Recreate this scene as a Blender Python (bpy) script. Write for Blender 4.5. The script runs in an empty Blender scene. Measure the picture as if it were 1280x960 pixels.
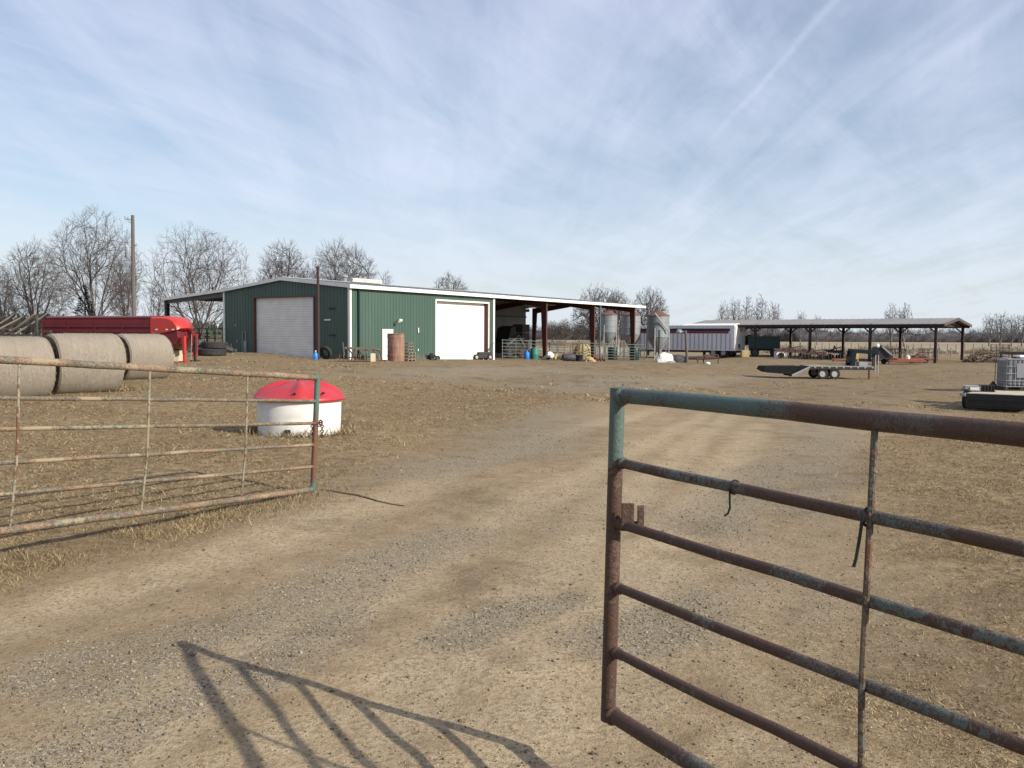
import bpy, math, random
import numpy as np
from mathutils import Vector, Matrix
sc = bpy.context.scene
COL = sc.collection
R = math.radians
random.seed(7)
np.seterr(over='ignore')

# ------------------------------------------------------------------ camera model (photo 1280x960)
FP, HZ, ROLL, EYE = 1107., 421., .006, 1.72
PIT = math.atan((480 - HZ) / FP)
cf = np.array([0, math.cos(PIT), -math.sin(PIT)])
_u0 = np.array([0, math.sin(PIT), math.cos(PIT)]); _r0 = np.array([1., 0, 0])
cr = _r0 * math.cos(ROLL) + _u0 * math.sin(ROLL)
cu = -_r0 * math.sin(ROLL) + _u0 * math.cos(ROLL)
CO = np.array([0, 0, EYE])

def ray(px, py):
    return cf + (px - 640) / FP * cr + (480 - py) / FP * cu

def P(px, py, Y):
    d = ray(px, py)
    return CO + d * (Y / d[1])

# ------------------------------------------------------------------ terrain
_cp = [(281, 441, 60.8), (437, 449, 57.6), (484, 450, 60), (560, 449.5, 66), (617, 449, 72.6), (700, 449, 85), (800, 449, 94), (860, 450, 100),
       (1030, 474, 63), (1240, 513, 34), (1170, 454, 85), (1204, 450, 92), (940, 444, 103), (225, 453, 44), (100, 489, 22),
       (185, 473, 28.5), (375, 541, 14.8), (60, 440, 50), (120, 428, 75), (0, 500, 20)]
_cp = [tuple(P(*c)) for c in _cp]
_cp += [(0, 0, 0), (-3, 3, 0), (3, 3, 0), (0, 4, 0), (-5, 7, .03), (5, 6, -.05), (-2.2, 9.6, .02), (0, 9, -.02), (4, 9, -.12), (0, 16, -.1),
        (5, 16, -.3), (10, 18, -.45), (0, 26, -.2), (6, 26, -.45), (15, 48, -1.0), (3, 45, -.4), (12, 30, -.75), (-60, 110, .5), (-10, 130, .0),
        (60, 130, -.6), (20, 140, -.7), (-150, 250, .3), (0, 300, -.3), (150, 300, -.3), (-200, 480, .3), (0, 480, .2), (250, 480, .2),
        (0, 1500, .2), (-900, 1500, .2), (900, 1500, .2), (0, -30, .1), (30, 0, -.2), (-30, 0, .2)]
_cp = np.array(_cp)

def _lc(x, y):
    y = np.maximum(y, -2.)
    k = y + 7.
    return x / k * 2.2, np.log(k) * 1.25

_cu, _cv = _lc(_cp[:, 0], _cp[:, 1])

def T(x, y):
    x = np.asarray(x, float); y = np.asarray(y, float)
    sh = np.broadcast(x, y).shape
    x = np.broadcast_to(x, sh).ravel(); y = np.broadcast_to(y, sh).ravel()
    u, v = _lc(x, y)
    d2 = (u[:, None] - _cu[None]) ** 2 + (v[:, None] - _cv[None]) ** 2
    w = 1. / (d2 + .004) ** 2
    z = (w * _cp[None, :, 2]).sum(1) / w.sum(1)
    return z.reshape(sh) if sh else float(z[0])

def G(px, py):
    lo, hi = 1.0, 900.
    for _ in range(50):
        m = math.sqrt(lo * hi)
        q = P(px, py, m)
        if q[2] > T(q[0], q[1]): lo = m
        else: hi = m
    q = P(px, py, lo)
    return np.array([q[0], q[1], T(q[0], q[1])])

def GY(px, Y, py=440):
    q = P(px, py, Y)
    return np.array([q[0], q[1], T(q[0], q[1])])

# value noise
def _hash(i, j, s):
    n = (i * 374761393 + j * 668265263 + s * 974711) & 0xffffffff
    n = ((n ^ (n >> 13)) * 1274126177) & 0xffffffff
    return ((n ^ (n >> 16)) & 0xffff) / 65535.

def vn(x, y, s=0):
    x = np.asarray(x, float); y = np.asarray(y, float)
    i = np.floor(x).astype(np.int64); j = np.floor(y).astype(np.int64)
    a = x - i; b = y - j
    a = a * a * (3 - 2 * a); b = b * b * (3 - 2 * b)
    return (_hash(i, j, s) * (1 - a) + _hash(i + 1, j, s) * a) * (1 - b) + (_hash(i, j + 1, s) * (1 - a) + _hash(i + 1, j + 1, s) * a) * b

def fbm(x, y, s=0, o=4):
    t = 0; a = .5; n = 0
    for k in range(o):
        t = t + a * vn(x * 2 ** k, y * 2 ** k, s + k); n += a; a *= .5
    return t / n

# ------------------------------------------------------------------ object helpers
def link(o):
    COL.objects.link(o); return o

def tag(o, label=None, cat=None, group=None, kind=None):
    if label: o['label'] = label
    if cat: o['category'] = cat
    if group: o['group'] = group
    if kind: o['kind'] = kind
    return o

def thing(name, loc, label, cat, rz=0, group=None):
    o = bpy.data.objects.new(name, None); link(o)
    o.empty_display_size = .3
    o.location = loc; o.rotation_euler = (0, 0, rz)
    return tag(o, label, cat, group)

def copy_tree(o, parent=None):
    c = o.copy(); COL.objects.link(c)
    if parent is not None: c.parent = parent
    for ch in list(o.children): copy_tree(ch, c)
    return c

def basis(d):
    d = Vector(d).normalized()
    a = Vector((0, 0, 1)) if abs(d.z) < .95 else Vector((1, 0, 0))
    s = d.cross(a).normalized(); t = s.cross(d).normalized()
    return d, s, t

class MB:
    def __init__(s): s.v = []; s.f = []
    def add(s, vs, fs):
        n = len(s.v); s.v += [tuple(v) for v in vs]; s.f += [tuple(i + n for i in f) for f in fs]; return s
    def box(s, x0, x1, y0, y1, z0, z1, M=None):
        vs = [Vector((x, y, z)) for z in (z0, z1) for y in (y0, y1) for x in (x0, x1)]
        if M is not None: vs = [M @ v for v in vs]
        return s.add(vs, [(0, 2, 3, 1), (4, 5, 7, 6), (0, 1, 5, 4), (2, 6, 7, 3), (0, 4, 6, 2), (1, 3, 7, 5)])
    def bar(s, p0, p1, w, h, up=(0, 0, 1)):
        p0, p1 = Vector(p0), Vector(p1); d = (p1 - p0).normalized(); u = Vector(up)
        sd = d.cross(u)
        if sd.length < 1e-4: sd = d.cross(Vector((1, 0, 0)))
        sd.normalize(); u = sd.cross(d).normalized()
        vs = [p + sd * (a * w / 2) + u * (b * h / 2) for p in (p0, p1) for a, b in ((-1, -1), (1, -1), (1, 1), (-1, 1))]
        return s.add(vs, [(0, 1, 2, 3), (7, 6, 5, 4), (0, 4, 5, 1), (1, 5, 6, 2), (2, 6, 7, 3), (3, 7, 4, 0)])
    def tube(s, pts, r, n=8, caps=True):
        pts = [Vector(p) for p in pts]; m = len(pts)
        rs = r if isinstance(r, (list, tuple)) else [r] * m
        base = len(s.v); prev = None
        for i, p in enumerate(pts):
            d = (pts[min(i + 1, m - 1)] - pts[max(i - 1, 0)])
            d, a, b = basis(d)
            if prev is not None:
                a = (prev - d * prev.dot(d)).normalized(); b = a.cross(d)
            prev = a
            for k in range(n):
                t = 2 * math.pi * k / n
                s.v.append(tuple(p + (a * math.cos(t) + b * math.sin(t)) * rs[i]))
        for i in range(m - 1):
            for k in range(n):
                k2 = (k + 1) % n
                s.f.append((base + i * n + k, base + i * n + k2, base + (i + 1) * n + k2, base + (i + 1) * n + k))
        if caps:
            s.f.append(tuple(base + k for k in range(n))[::-1]); s.f.append(tuple(base + (m - 1) * n + k for k in range(n)))
        return s
    def lathe(s, prof, n=24, o=(0, 0, 0), axis='z', jit=0, caps=True):
        base = len(s.v); o = Vector(o)
        for r, z in prof:
            for k in range(n):
                t = 2 * math.pi * k / n; rr = r * (1 + jit * random.uniform(-1, 1))
                x, y = rr * math.cos(t), rr * math.sin(t)
                v = {'z': (x, y, z), 'x': (z, x, y), 'y': (y, z, x)}[axis]
                s.v.append(tuple(o + Vector(v)))
        m = len(prof)
        for i in range(m - 1):
            for k in range(n):
                k2 = (k + 1) % n
                s.f.append((base + i * n + k, base + i * n + k2, base + (i + 1) * n + k2, base + (i + 1) * n + k))
        if caps: s.f.append(tuple(base + k for k in range(n))[::-1]); s.f.append(tuple(base + (m - 1) * n + k for k in range(n)))
        return s
    def prism(s, outline, y0, y1, plane='xz'):
        n = len(outline)
        fn = {'xz': lambda a, b, c: (a, c, b), 'xy': lambda a, b, c: (a, b, c), 'yz': lambda a, b, c: (c, a, b)}[plane]
        vs = [fn(a, b, y0) for a, b in outline] + [fn(a, b, y1) for a, b in outline]
        fs = [tuple(range(n)), tuple(range(2 * n - 1, n - 1, -1))]
        for i in range(n):
            j = (i + 1) % n; fs.append((i, i + n, j + n, j))
        return s.add(vs, fs)
    def build(s, name, mat, parent=None, smooth=False, bevel=0):
        me = bpy.data.meshes.new(name); me.from_pydata(s.v, [], s.f); me.validate()
        import bmesh
        bm = bmesh.new(); bm.from_mesh(me); bmesh.ops.recalc_face_normals(bm, faces=bm.faces); bm.to_mesh(me); bm.free()
        me.materials.append(mat)
        if smooth:
            me.polygons.foreach_set('use_smooth', [True] * len(me.polygons))
            try: me.set_sharp_from_angle(angle=R(40))
            except Exception: pass
        o = link(bpy.data.objects.new(name, me))
        if parent is not None: o.parent = parent
        if bevel:
            b = o.modifiers.new('b', 'BEVEL'); b.width = bevel; b.segments = 2; b.limit_method = 'ANGLE'
        return o

def islands(m, name, mat, parent, **kw):
    """each loose piece of the builder becomes a part of its own"""
    up = list(range(len(m.v)))
    def find(i):
        while up[i] != i: up[i] = up[up[i]]; i = up[i]
        return i
    for f in m.f:
        for k in f[1:]: up[find(k)] = find(f[0])
    groups = {}
    for f in m.f: groups.setdefault(find(f[0]), []).append(f)
    for fs in groups.values():
        ids = sorted({k for f in fs for k in f}); mp = {k: i for i, k in enumerate(ids)}
        s = MB(); s.add([m.v[k] for k in ids], [tuple(mp[k] for k in f) for f in fs]); s.build(name, mat, parent, **kw)

def npmesh(name, verts, faces, mat, parent=None, smooth=False, attr=None):
    me = bpy.data.meshes.new(name)
    nv, k = len(verts), faces.shape[1]
    me.vertices.add(nv); me.vertices.foreach_set('co', np.asarray(verts, np.float32).ravel())
    me.loops.add(faces.size); me.loops.foreach_set('vertex_index', faces.astype(np.int32).ravel())
    me.polygons.add(len(faces)); me.polygons.foreach_set('loop_start', np.arange(0, faces.size, k, dtype=np.int32))
    try: me.polygons.foreach_set('loop_total', np.full(len(faces), k, np.int32))
    except Exception: pass
    if smooth: me.polygons.foreach_set('use_smooth', np.ones(len(faces), bool))
    me.update(calc_edges=True)
    if attr is not None:
        for an, av in attr.items():
            a = me.color_attributes.new(an, 'FLOAT_COLOR', 'POINT')
            a.data.foreach_set('color', np.asarray(av, np.float32).ravel())
    me.materials.append(mat)
    o = link(bpy.data.objects.new(name, me))
    if parent is not None: o.parent = parent
    return o

# ------------------------------------------------------------------ materials
class NT:
    def __init__(s, name):
        s.m = bpy.data.materials.new(name); s.m.use_nodes = True
        s.t = s.m.node_tree; s.b = s.t.nodes['Principled BSDF']
    def n(s, ty, **kw):
        nd = s.t.nodes.new(ty)
        for k, v in kw.items(): setattr(nd, k, v)
        return nd
    def l(s, a, b): s.t.links.new(a, b)
    def coord(s, scale=(1, 1, 1), rot=(0, 0, 0)):
        tc = s.n('ShaderNodeTexCoord'); mp = s.n('ShaderNodeMapping')
        mp.inputs['Scale'].default_value = scale; mp.inputs['Rotation'].default_value = rot
        s.l(tc.outputs['Object'], mp.inputs['Vector']); return mp.outputs[0]
    def noise(s, vec, scale, detail=4, rough=.55, dist=0):
        nd = s.n('ShaderNodeTexNoise'); nd.inputs['Scale'].default_value = scale; nd.inputs['Detail'].default_value = detail
        nd.inputs['Roughness'].default_value = rough; nd.inputs['Distortion'].default_value = dist
        if vec is not None: s.l(vec, nd.inputs['Vector'])
        return nd.outputs['Fac']
    def ramp(s, fac, stops, interp='LINEAR'):
        nd = s.n('ShaderNodeValToRGB'); cr_ = nd.color_ramp; cr_.interpolation = interp
        while len(cr_.elements) < len(stops): cr_.elements.new(.5)
        for e, (p, c) in zip(cr_.elements, stops):
            e.position = p; e.color = (*c, 1) if not isinstance(c, (int, float)) else (c, c, c, 1)
        s.l(fac, nd.inputs[0]); return nd.outputs[0]
    def mix(s, fac, a, b, mode='MIX'):
        nd = s.n('ShaderNodeMix', data_type='RGBA', blend_type=mode)
        for v, i in ((fac, 0), (a, 6), (b, 7)):
            if isinstance(v, (int, float)): nd.inputs[i].default_value = v
            elif isinstance(v, tuple): nd.inputs[i].default_value = (*v, 1)
            else: s.l(v, nd.inputs[i])
        return nd.outputs[2]
    def math(s, op, a, b=0., c=None):
        nd = s.n('ShaderNodeMath', operation=op)
        for v, i in ((a, 0), (b, 1), (c, 2)):
            if v is None: continue
            if isinstance(v, (int, float)): nd.inputs[i].default_value = v
            else: s.l(v, nd.inputs[i])
        return nd.outputs[0]
    def bump(s, h, strength=.3, dist=.02):
        nd = s.n('ShaderNodeBump'); nd.inputs['Strength'].default_value = strength; nd.inputs['Distance'].default_value = dist
        s.l(h, nd.inputs['Height']); s.l(nd.outputs[0], s.b.inputs['Normal'])
    def col(s, c): s.l(c, s.b.inputs['Base Color'])
    def set(s, rough=.8, metal=0, spec=.3):
        s.b.inputs['Roughness'].default_value = rough; s.b.inputs['Metallic'].default_value = metal
        s.b.inputs['Specular IOR Level'].default_value = spec; return s

MATS = {}
def nmat(name, c1, c2=None, scale=3., rough=.7, stretch=(1, 1, 1), bump=0, metal=0, lo=.35, hi=.7, spec=.3, bscale=None):
    if name in MATS: return MATS[name]
    q = NT(name).set(rough, metal, spec)
    if c2 is None: c2 = tuple(x * .75 for x in c1)
    v = q.coord(stretch); n = q.noise(v, scale, 6, .6)
    q.col(q.ramp(n, [(lo, c1), (hi, c2)]))
    if bump: q.bump(q.noise(v, bscale or scale * 6, 4), bump, .02)
    MATS[name] = q.m; return q.m

def pipe_mat(name, cols, scale=2.2, speck=45, bias=None):
    q = NT(name).set(.62, 0, .35)
    v = q.coord(); a = q.noise(v, scale, 3, .5); b = q.noise(v, speck, 5, .7)
    s = q.math('ADD', a, q.math('MULTIPLY', q.math('SUBTRACT', b, .5), .42))
    if bias:
        vd, off, gain, lim = bias[:4]
        dp = q.n('ShaderNodeVectorMath', operation='DOT_PRODUCT'); q.l(v, dp.inputs[0]); dp.inputs[1].default_value = vd
        if len(bias) > 4: s = q.math('ADD', s, q.math('SUBTRACT', q.math('MULTIPLY', q.math('ABSOLUTE', q.math('SUBTRACT', dp.outputs['Value'], off)), gain), lim))
        else: s = q.math('ADD', s, q.math('MINIMUM', q.math('MAXIMUM', q.math('MULTIPLY', q.math('SUBTRACT', dp.outputs['Value'], off), gain), -lim), lim))
    n = len(cols)
    lo, hi = .36, .64
    st = []
    for i, c in enumerate(cols):
        x0 = lo + (hi - lo) * i / n; x1 = lo + (hi - lo) * (i + 1) / n
        st += [(x0 + .008, c), (x1 - .008, c)]
    c = q.ramp(s, st)
    c = q.mix(q.math('MULTIPLY', q.noise(v, 120, 3), .5), c, (.06, .035, .025))
    q.col(c); q.bump(q.math('ADD', b, q.math('MULTIPLY', q.noise(v, 150, 3, .6), .5)), .9, .006)
    q.l(q.ramp(b, [(.3, .45), (.7, .8)]), q.b.inputs['Roughness'])
    return q.m

CREAM, RUST, TEAL, DRUST = (.31, .25, .16), (.14, .066, .036), (.07, .15, .12), (.070, .035, .022)
M_gateL = pipe_mat('weathered_pipe_light', [CREAM, RUST, (.24, .17, .10), CREAM, RUST, RUST, TEAL, (.30, .25, .17), RUST, (.09, .05, .03), TEAL, (.2, .17, .11), CREAM])
M_gateLp = pipe_mat('weathered_pipe_green', [RUST, (.11, .055, .036), RUST, (.06, .12, .10), TEAL, TEAL], 2.2, 45, ((0, 0, 1.), .55, .42, .14, 1))
BRN, GTEAL, TEAL2 = (.050, .032, .022), (.12, .118, .098), (.082, .135, .118)
_d = (.5, -.866, 0)
M_gateR = pipe_mat('weathered_pipe_dark', [DRUST, BRN, DRUST, BRN, GTEAL, DRUST, TEAL2, GTEAL, DRUST], 2.6, 45, (_d, 1.12, 3., .08))
M_gateRt = pipe_mat('weathered_pipe_teal', [DRUST, BRN, (.12, .095, .085), DRUST, GTEAL, TEAL2, DRUST, TEAL2, GTEAL, BRN, TEAL2], 2.2, 60, (_d, .85, -2., .06))
M_gateRp = pipe_mat('weathered_post_dark', [DRUST, BRN, (.13, .075, .05), DRUST, BRN, GTEAL, TEAL2], 2.6, 45, ((0, 0, 1.), 1.22, 2.5, .09))
M_braced = pipe_mat('dark_weathered_rod', [RUST, (.17, .14, .09), DRUST, (.11, .13, .10), DRUST, (.15, .12, .075)], 4)
M_brace = pipe_mat('weathered_rod', [RUST, (.33, .29, .2), (.22, .24, .17), RUST, (.3, .25, .16)], 4)
M_chain = nmat('rusty_chain', (.10, .055, .04), (.05, .03, .025), 30, .7)
M_black = nmat('black_plastic', (.012, .012, .013), (.02, .02, .02), 8, .45)
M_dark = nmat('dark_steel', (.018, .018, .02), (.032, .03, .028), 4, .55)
M_ramp = nmat('black_ramp_steel', (.012, .012, .014), (.02, .02, .021), 4, .9, spec=.08)
M_neck = nmat('dark_neck_paint', (.006, .014, .017), (.01, .018, .02), 2, .7, spec=.12)
M_rubber = nmat('tyre_rubber', (.018, .018, .018), (.04, .037, .033), 9, .85)
M_white = nmat('white_paint', (.70, .69, .65), (.60, .585, .54), 1.5, .45)
M_trim = nmat('white_trim', (.74, .74, .71), (.62, .61, .58), 1.2, .4)
q = NT('green_siding').set(.45, 0, .35)
v = q.coord((1, 1, .12)); n = q.noise(v, .9, 6, .6); v0 = q.coord()
c = q.ramp(n, [(.3, (.046, .083, .063)), (.7, (.060, .100, .078))])
tc = q.n('ShaderNodeTexCoord'); sp = q.n('ShaderNodeSeparateXYZ'); q.l(tc.outputs['Object'], sp.inputs[0])
f = q.math('SUBTRACT', q.math('MULTIPLY', q.noise(v0, 3, 5, .65), 1.5), q.math('MULTIPLY', sp.outputs[2], .85))
c = q.mix(q.ramp(f, [(.25, 0.), (.75, .7)]), c, (.17, .13, .085))
c = q.mix(q.ramp(q.noise(q.coord((5, 5, .25)), 1.2, 4), [(.58, 0.), (.75, .35)]), c, (.11, .135, .115))
q.col(c); M_green = q.m
M_gsh = M_green
M_iron = nmat('red_oxide_steel', (.085, .03, .025), (.06, .025, .02), 1.5, .6)
M_postd = nmat('dark_post', (.045, .028, .025), (.03, .02, .018), 1.5, .75)
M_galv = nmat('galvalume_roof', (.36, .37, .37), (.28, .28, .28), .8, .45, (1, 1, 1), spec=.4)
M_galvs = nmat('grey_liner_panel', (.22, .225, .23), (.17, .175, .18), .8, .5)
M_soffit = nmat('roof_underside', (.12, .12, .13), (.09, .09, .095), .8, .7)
M_brown = nmat('brown_trim', (.11, .045, .035), (.08, .035, .03), 1.5, .5)
M_red = nmat('red_paint', (.42, .028, .022), (.34, .024, .018), 1.2, .38, spec=.45)
M_maroon = nmat('maroon_paint', (.145, .014, .019), (.105, .012, .016), 1.5, .5)
M_lid = nmat('red_plastic_lid', (.42, .026, .032), (.33, .024, .028), 2.5, .42, spec=.4)
M_tub = nmat('white_plastic_tub', (.66, .66, .63), (.52, .50, .45), 2., .5, (1, 1, 3))
M_rustdrum = nmat('rusted_tank', (.15, .066, .045), (.26, .165, .12), 1.6, .85, (2.5, 2.5, .5), .3, lo=.35, hi=.62)
M_wood = nmat('weathered_wood', (.27, .23, .18), (.17, .14, .11), 2.5, .85, (6, 6, .7), .4)
M_deck = nmat('plank_deck', (.46, .40, .31), (.33, .28, .21), 1.6, .85, (1, 7, 1), .3)
M_pole = nmat('pole_wood', (.125, .115, .105), (.085, .078, .07), 2, .9, (5, 5, .4), .4)
M_grey = nmat('grey_metal', (.27, .28, .29), (.18, .19, .2), 2, .5)
M_panel = nmat('corral_pipe', (.105, .135, .13), (.075, .085, .08), 1.2, .5)
M_panel2 = nmat('corral_pipe_brown', (.13, .115, .09), (.085, .07, .058), 1.2, .6)
M_straw = nmat('straw', (.42, .34, .17), (.28, .21, .10), 6, .95, bump=.6, bscale=30)
M_blue = nmat('blue_plastic', (.03, .19, .62), (.025, .15, .5), 3, .4)
M_gplast = nmat('green_plastic', (.03, .17, .13), (.025, .13, .10), 3, .5)
M_tarpw = nmat('white_film', (.78, .77, .74), (.6, .58, .54), 3, .5)
M_tarpd = nmat('dark_tarp', (.035, .035, .045), (.06, .055, .06), 3, .6)
M_junk = nmat('rusty_machinery', (.10, .055, .045), (.05, .035, .032), 2.5, .75)
M_junkb = nmat('dirty_machinery', (.07, .065, .062), (.035, .033, .032), 2.5, .7)
M_orange = nmat('orange_paint', (.26, .085, .045), (.19, .06, .035), 2, .5)
M_dgreen = nmat('dark_green_paint', (.008, .026, .024), (.014, .034, .03), 2, .45)
M_silver = nmat('silver_wheel', (.36, .36, .345), (.27, .265, .25), 4, .5)
M_tanstone = nmat('pale_block', (.55, .47, .33), (.45, .38, .27), 4, .8)
M_tote = nmat('cloudy_plastic', (.19, .195, .215), (.15, .152, .17), 2., .35)
M_glass = nmat('dark_glass', (.02, .025, .03), (.03, .035, .04), 2, .1, spec=.5)
M_bark = nmat('grey_bark', (.125, .108, .095), (.08, .07, .062), 2, .95, (4, 4, .6), .5)
M_twig = nmat('twig_bark', (.12, .098, .088), (.085, .07, .064), .5, .95)
M_sycam = nmat('pale_bark', (.40, .37, .33), (.2, .18, .15), 2.5, .9, (2, 2, .8))
M_far = nmat('distant_twig', (.085, .079, .082), (.06, .056, .059), .1, .95)
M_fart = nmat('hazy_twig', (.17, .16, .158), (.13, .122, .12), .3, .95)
M_pine = nmat('pine_needles', (.030, .048, .032), (.045, .055, .035), .12, .95)
M_cedar = nmat('cedar_needles', (.035, .048, .035), (.02, .03, .022), 2, .95)
M_brush = nmat('brush_twigs', (.15, .105, .07), (.10, .075, .052), .2, .95)

# hay bale: net-wrapped weathered straw
q = NT('weathered_hay').set(.95, 0, .1)
v = q.coord((14, 1.2, 1.2)); n1 = q.noise(v, 3, 6, .65); v2 = q.coord(); n2 = q.noise(v2, 2.2, 4); n3 = q.noise(v2, 70, 3, .7)
c = q.ramp(n1, [(.3, (.24, .203, .16)), (.5, (.30, .26, .207)), (.72, (.355, .31, .25))])
c = q.mix(q.ramp(n2, [(.35, 0.), (.7, .6)]), c, (.215, .195, .17))
c = q.mix(q.ramp(n3, [(.45, 0.), (.7, .6)]), c, (.15, .12, .085))
c = q.mix(q.ramp(q.noise(v2, 1.1, 5, .7), [(.48, 0.), (.66, .5)]), c, (.36, .315, .25))
q.col(c); q.bump(q.math('ADD', n1, n3), .8, .03); M_hay = q.m
q = NT('hay_bale_end').set(.95, 0, .1)
v = q.coord(); c = q.ramp(q.noise(v, 18, 6, .7), [(.3, (.13, .10, .065)), (.7, (.32, .26, .17))]); q.col(c); q.bump(q.noise(v, 30, 5), .9, .04); M_hayend = q.m

# silo: galvanised with rust from the top
q = NT('rusty_galvanised').set(.5, .15, .4)
v = q.coord((3, 3, .35)); n = q.noise(v, 1.6, 5)
tc = q.n('ShaderNodeTexCoord'); sp = q.n('ShaderNodeSeparateXYZ'); q.l(tc.outputs['Object'], sp.inputs[0])
g = q.math('MULTIPLY', q.math('SUBTRACT', sp.outputs[2], 3.9), .45)
f = q.ramp(q.math('ADD', g, q.math('MULTIPLY', q.math('SUBTRACT', n, .5), 2.2)), [(.25, 0.), (.9, 1.)])
c = q.mix(f, (.215, .235, .24), (.16, .125, .115)); c = q.mix(q.ramp(n, [(.4, 0.), (.8, .5)]), c, (.12, .13, .14)); q.col(c); M_silo = q.m
M_silotop = nmat('rusted_roof', (.10, .05, .038), (.15, .09, .07), 1.5, .8)

# ground
q = NT('farmyard_ground').set(.97, 0, .12)
at = q.n('ShaderNodeAttribute', attribute_name='mask'); ms = q.n('ShaderNodeSeparateColor'); q.l(at.outputs['Color'], ms.inputs[0])
at2 = q.n('ShaderNodeAttribute', attribute_name='mask_b'); ms2 = q.n('ShaderNodeSeparateColor'); q.l(at2.outputs['Color'], ms2.inputs[0])
v = q.coord()
nb = q.noise(v, .5, 6, .6); nm = q.noise(v, 3.5, 6, .65); nf = q.noise(v, 28, 5, .7); nff = q.noise(v, 140, 3, .7)
ns = q.noise(v, .9, 8, .68, .3); nv = q.noise(v, .12, 4, .55)
def edge(mask, w=.75, c=.5, fine=.9):
    s = q.math('ADD', mask, q.math('MULTIPLY', q.math('SUBTRACT', nm, .5), .9))
    s = q.math('ADD', s, q.math('MULTIPLY', q.math('SUBTRACT', nf, .5), fine))
    return q.ramp(s, [(c - w / 2, 0.), (c + w / 2, 1.)])
dirt = q.ramp(nm, [(.36, (.225, .166, .094)), (.5, (.315, .240, .143)), (.64, (.385, .302, .186))])
dirt = q.mix(q.ramp(nb, [(.40, 0.), (.62, .65)]), dirt, (.24, .18, .105))
dirt = q.mix(q.math('MULTIPLY', ms2.outputs[1], .75), dirt, q.ramp(nm, [(.38, (.365, .285, .178)), (.62, (.455, .365, .235))]))
dirt = q.mix(q.ramp(nf, [(.47, 0.), (.60, .62)]), dirt, (.175, .128, .072))
dirt = q.mix(q.ramp(nff, [(.52, 0.), (.62, .6)]), dirt, (.14, .108, .068))
def pebbles(scale, lim):
    vo = q.n('ShaderNodeTexVoronoi', feature='F1'); vo.inputs['Scale'].default_value = scale; q.l(v, vo.inputs['Vector'])
    vs = q.n('ShaderNodeSeparateColor'); q.l(vo.outputs['Color'], vs.inputs[0])
    colr = q.ramp(vs.outputs[0], [(0., (.10, .085, .06)), (.45, (.19, .163, .118)), (.8, (.26, .228, .172)), (.95, (.33, .298, .235)), (1., (.44, .405, .34))])
    inside = q.ramp(vo.outputs['Distance'], [(lim - .08, 1.), (lim, 0.)])
    gm = q.math('ADD', q.math('MULTIPLY', ms.outputs[1], 1.05), q.math('MULTIPLY', q.math('SUBTRACT', nm, .5), .9))
    on = q.ramp(q.math('SUBTRACT', gm, vs.outputs[1]), [(-.02 + .5 - .5, 0.), (.04, 1.)])
    return colr, q.math('MULTIPLY', inside, on), gm
pc1, pf1, gm1 = pebbles(52, .48); pc2, pf2, gm2 = pebbles(105, .50)
gv = q.coord((1, 1, 1)); gn = q.noise(gv, 7, 8, .75, .4); gn2 = q.noise(gv, 48, 6, .78)
gras = q.ramp(gn, [(.38, (.12, .083, .042)), (.5, (.235, .172, .092)), (.62, (.35, .270, .158))])
gras = q.mix(q.ramp(gn2, [(.46, 0.), (.60, .75)]), gras, (.10, .07, .037))
gras = q.mix(q.ramp(nb, [(.46, 0.), (.58, .4)]), gras, (.14, .097, .052))
soil = q.ramp(ns, [(.32, (.085, .059, .032)), (.44, (.155, .113, .062)), (.54, (.225, .170, .098)), (.63, (.15, .122, .083)), (.75, (.25, .193, .116))])
soil = q.mix(q.ramp(nf, [(.47, 0.), (.60, .6)]), soil, (.115, .082, .048))
field = q.ramp(q.noise(q.coord((.02, .12, 1)), 1., 5), [(.3, (.20, .165, .11)), (.7, (.33, .275, .18))])
c = q.mix(edge(ms2.outputs[0], .9), dirt, soil)
c = q.mix(q.ramp(gm1, [(.1, 0.), (.9, .5)]), c, (.21, .163, .10))
c = q.mix(pf2, c, pc2); c = q.mix(q.math('MULTIPLY', pf1, .9), c, pc1)
c = q.mix(edge(ms.outputs[0], .8), c, gras)
c = q.mix(q.ramp(ns, [(.30, .5), (.46, 0.), (1., 0.)]), c, (.10, .07, .04))
c = q.mix(ms.outputs[2], c, field)
q.col(c)
h = q.math('ADD', q.math('MULTIPLY', nf, .6), q.math('ADD', q.math('MULTIPLY', nff, .35), q.math('MULTIPLY', nm, 1.2)))
q.bump(h, .5, .05)
M_ground = q.m

def attr_mat(name, rough=.9, spec=.15):
    q = NT(name).set(rough, 0, spec)
    a = q.n('ShaderNodeAttribute', attribute_name='tint'); q.col(a.outputs['Color']); return q.m
M_blade = attr_mat('dry_grass_blade'); M_peb = attr_mat('gravel_stone', .95, .05)

# ------------------------------------------------------------------ ground sheet and its masks
def poly(pts): return np.array([G(*p)[:2] for p in pts])
def inside_dist(X, Y, pg):
    """signed distance, positive inside"""
    px_, py_ = X.ravel(), Y.ravel()
    d = np.full(px_.shape, 1e9); ins = np.zeros(px_.shape, bool)
    n = len(pg)
    for i in range(n):
        a, b = pg[i], pg[(i + 1) % n]
        e = b - a; L2 = (e ** 2).sum() + 1e-9
        t = np.clip(((px_ - a[0]) * e[0] + (py_ - a[1]) * e[1]) / L2, 0, 1)
        d = np.minimum(d, np.hypot(px_ - a[0] - t * e[0], py_ - a[1] - t * e[1]))
        c = ((a[1] > py_) != (b[1] > py_)) & (px_ < (b[0] - a[0]) * (py_ - a[1]) / (b[1] - a[1] + 1e-12) + a[0])
        ins ^= c
    return np.where(ins, d, -d).reshape(X.shape)

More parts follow.
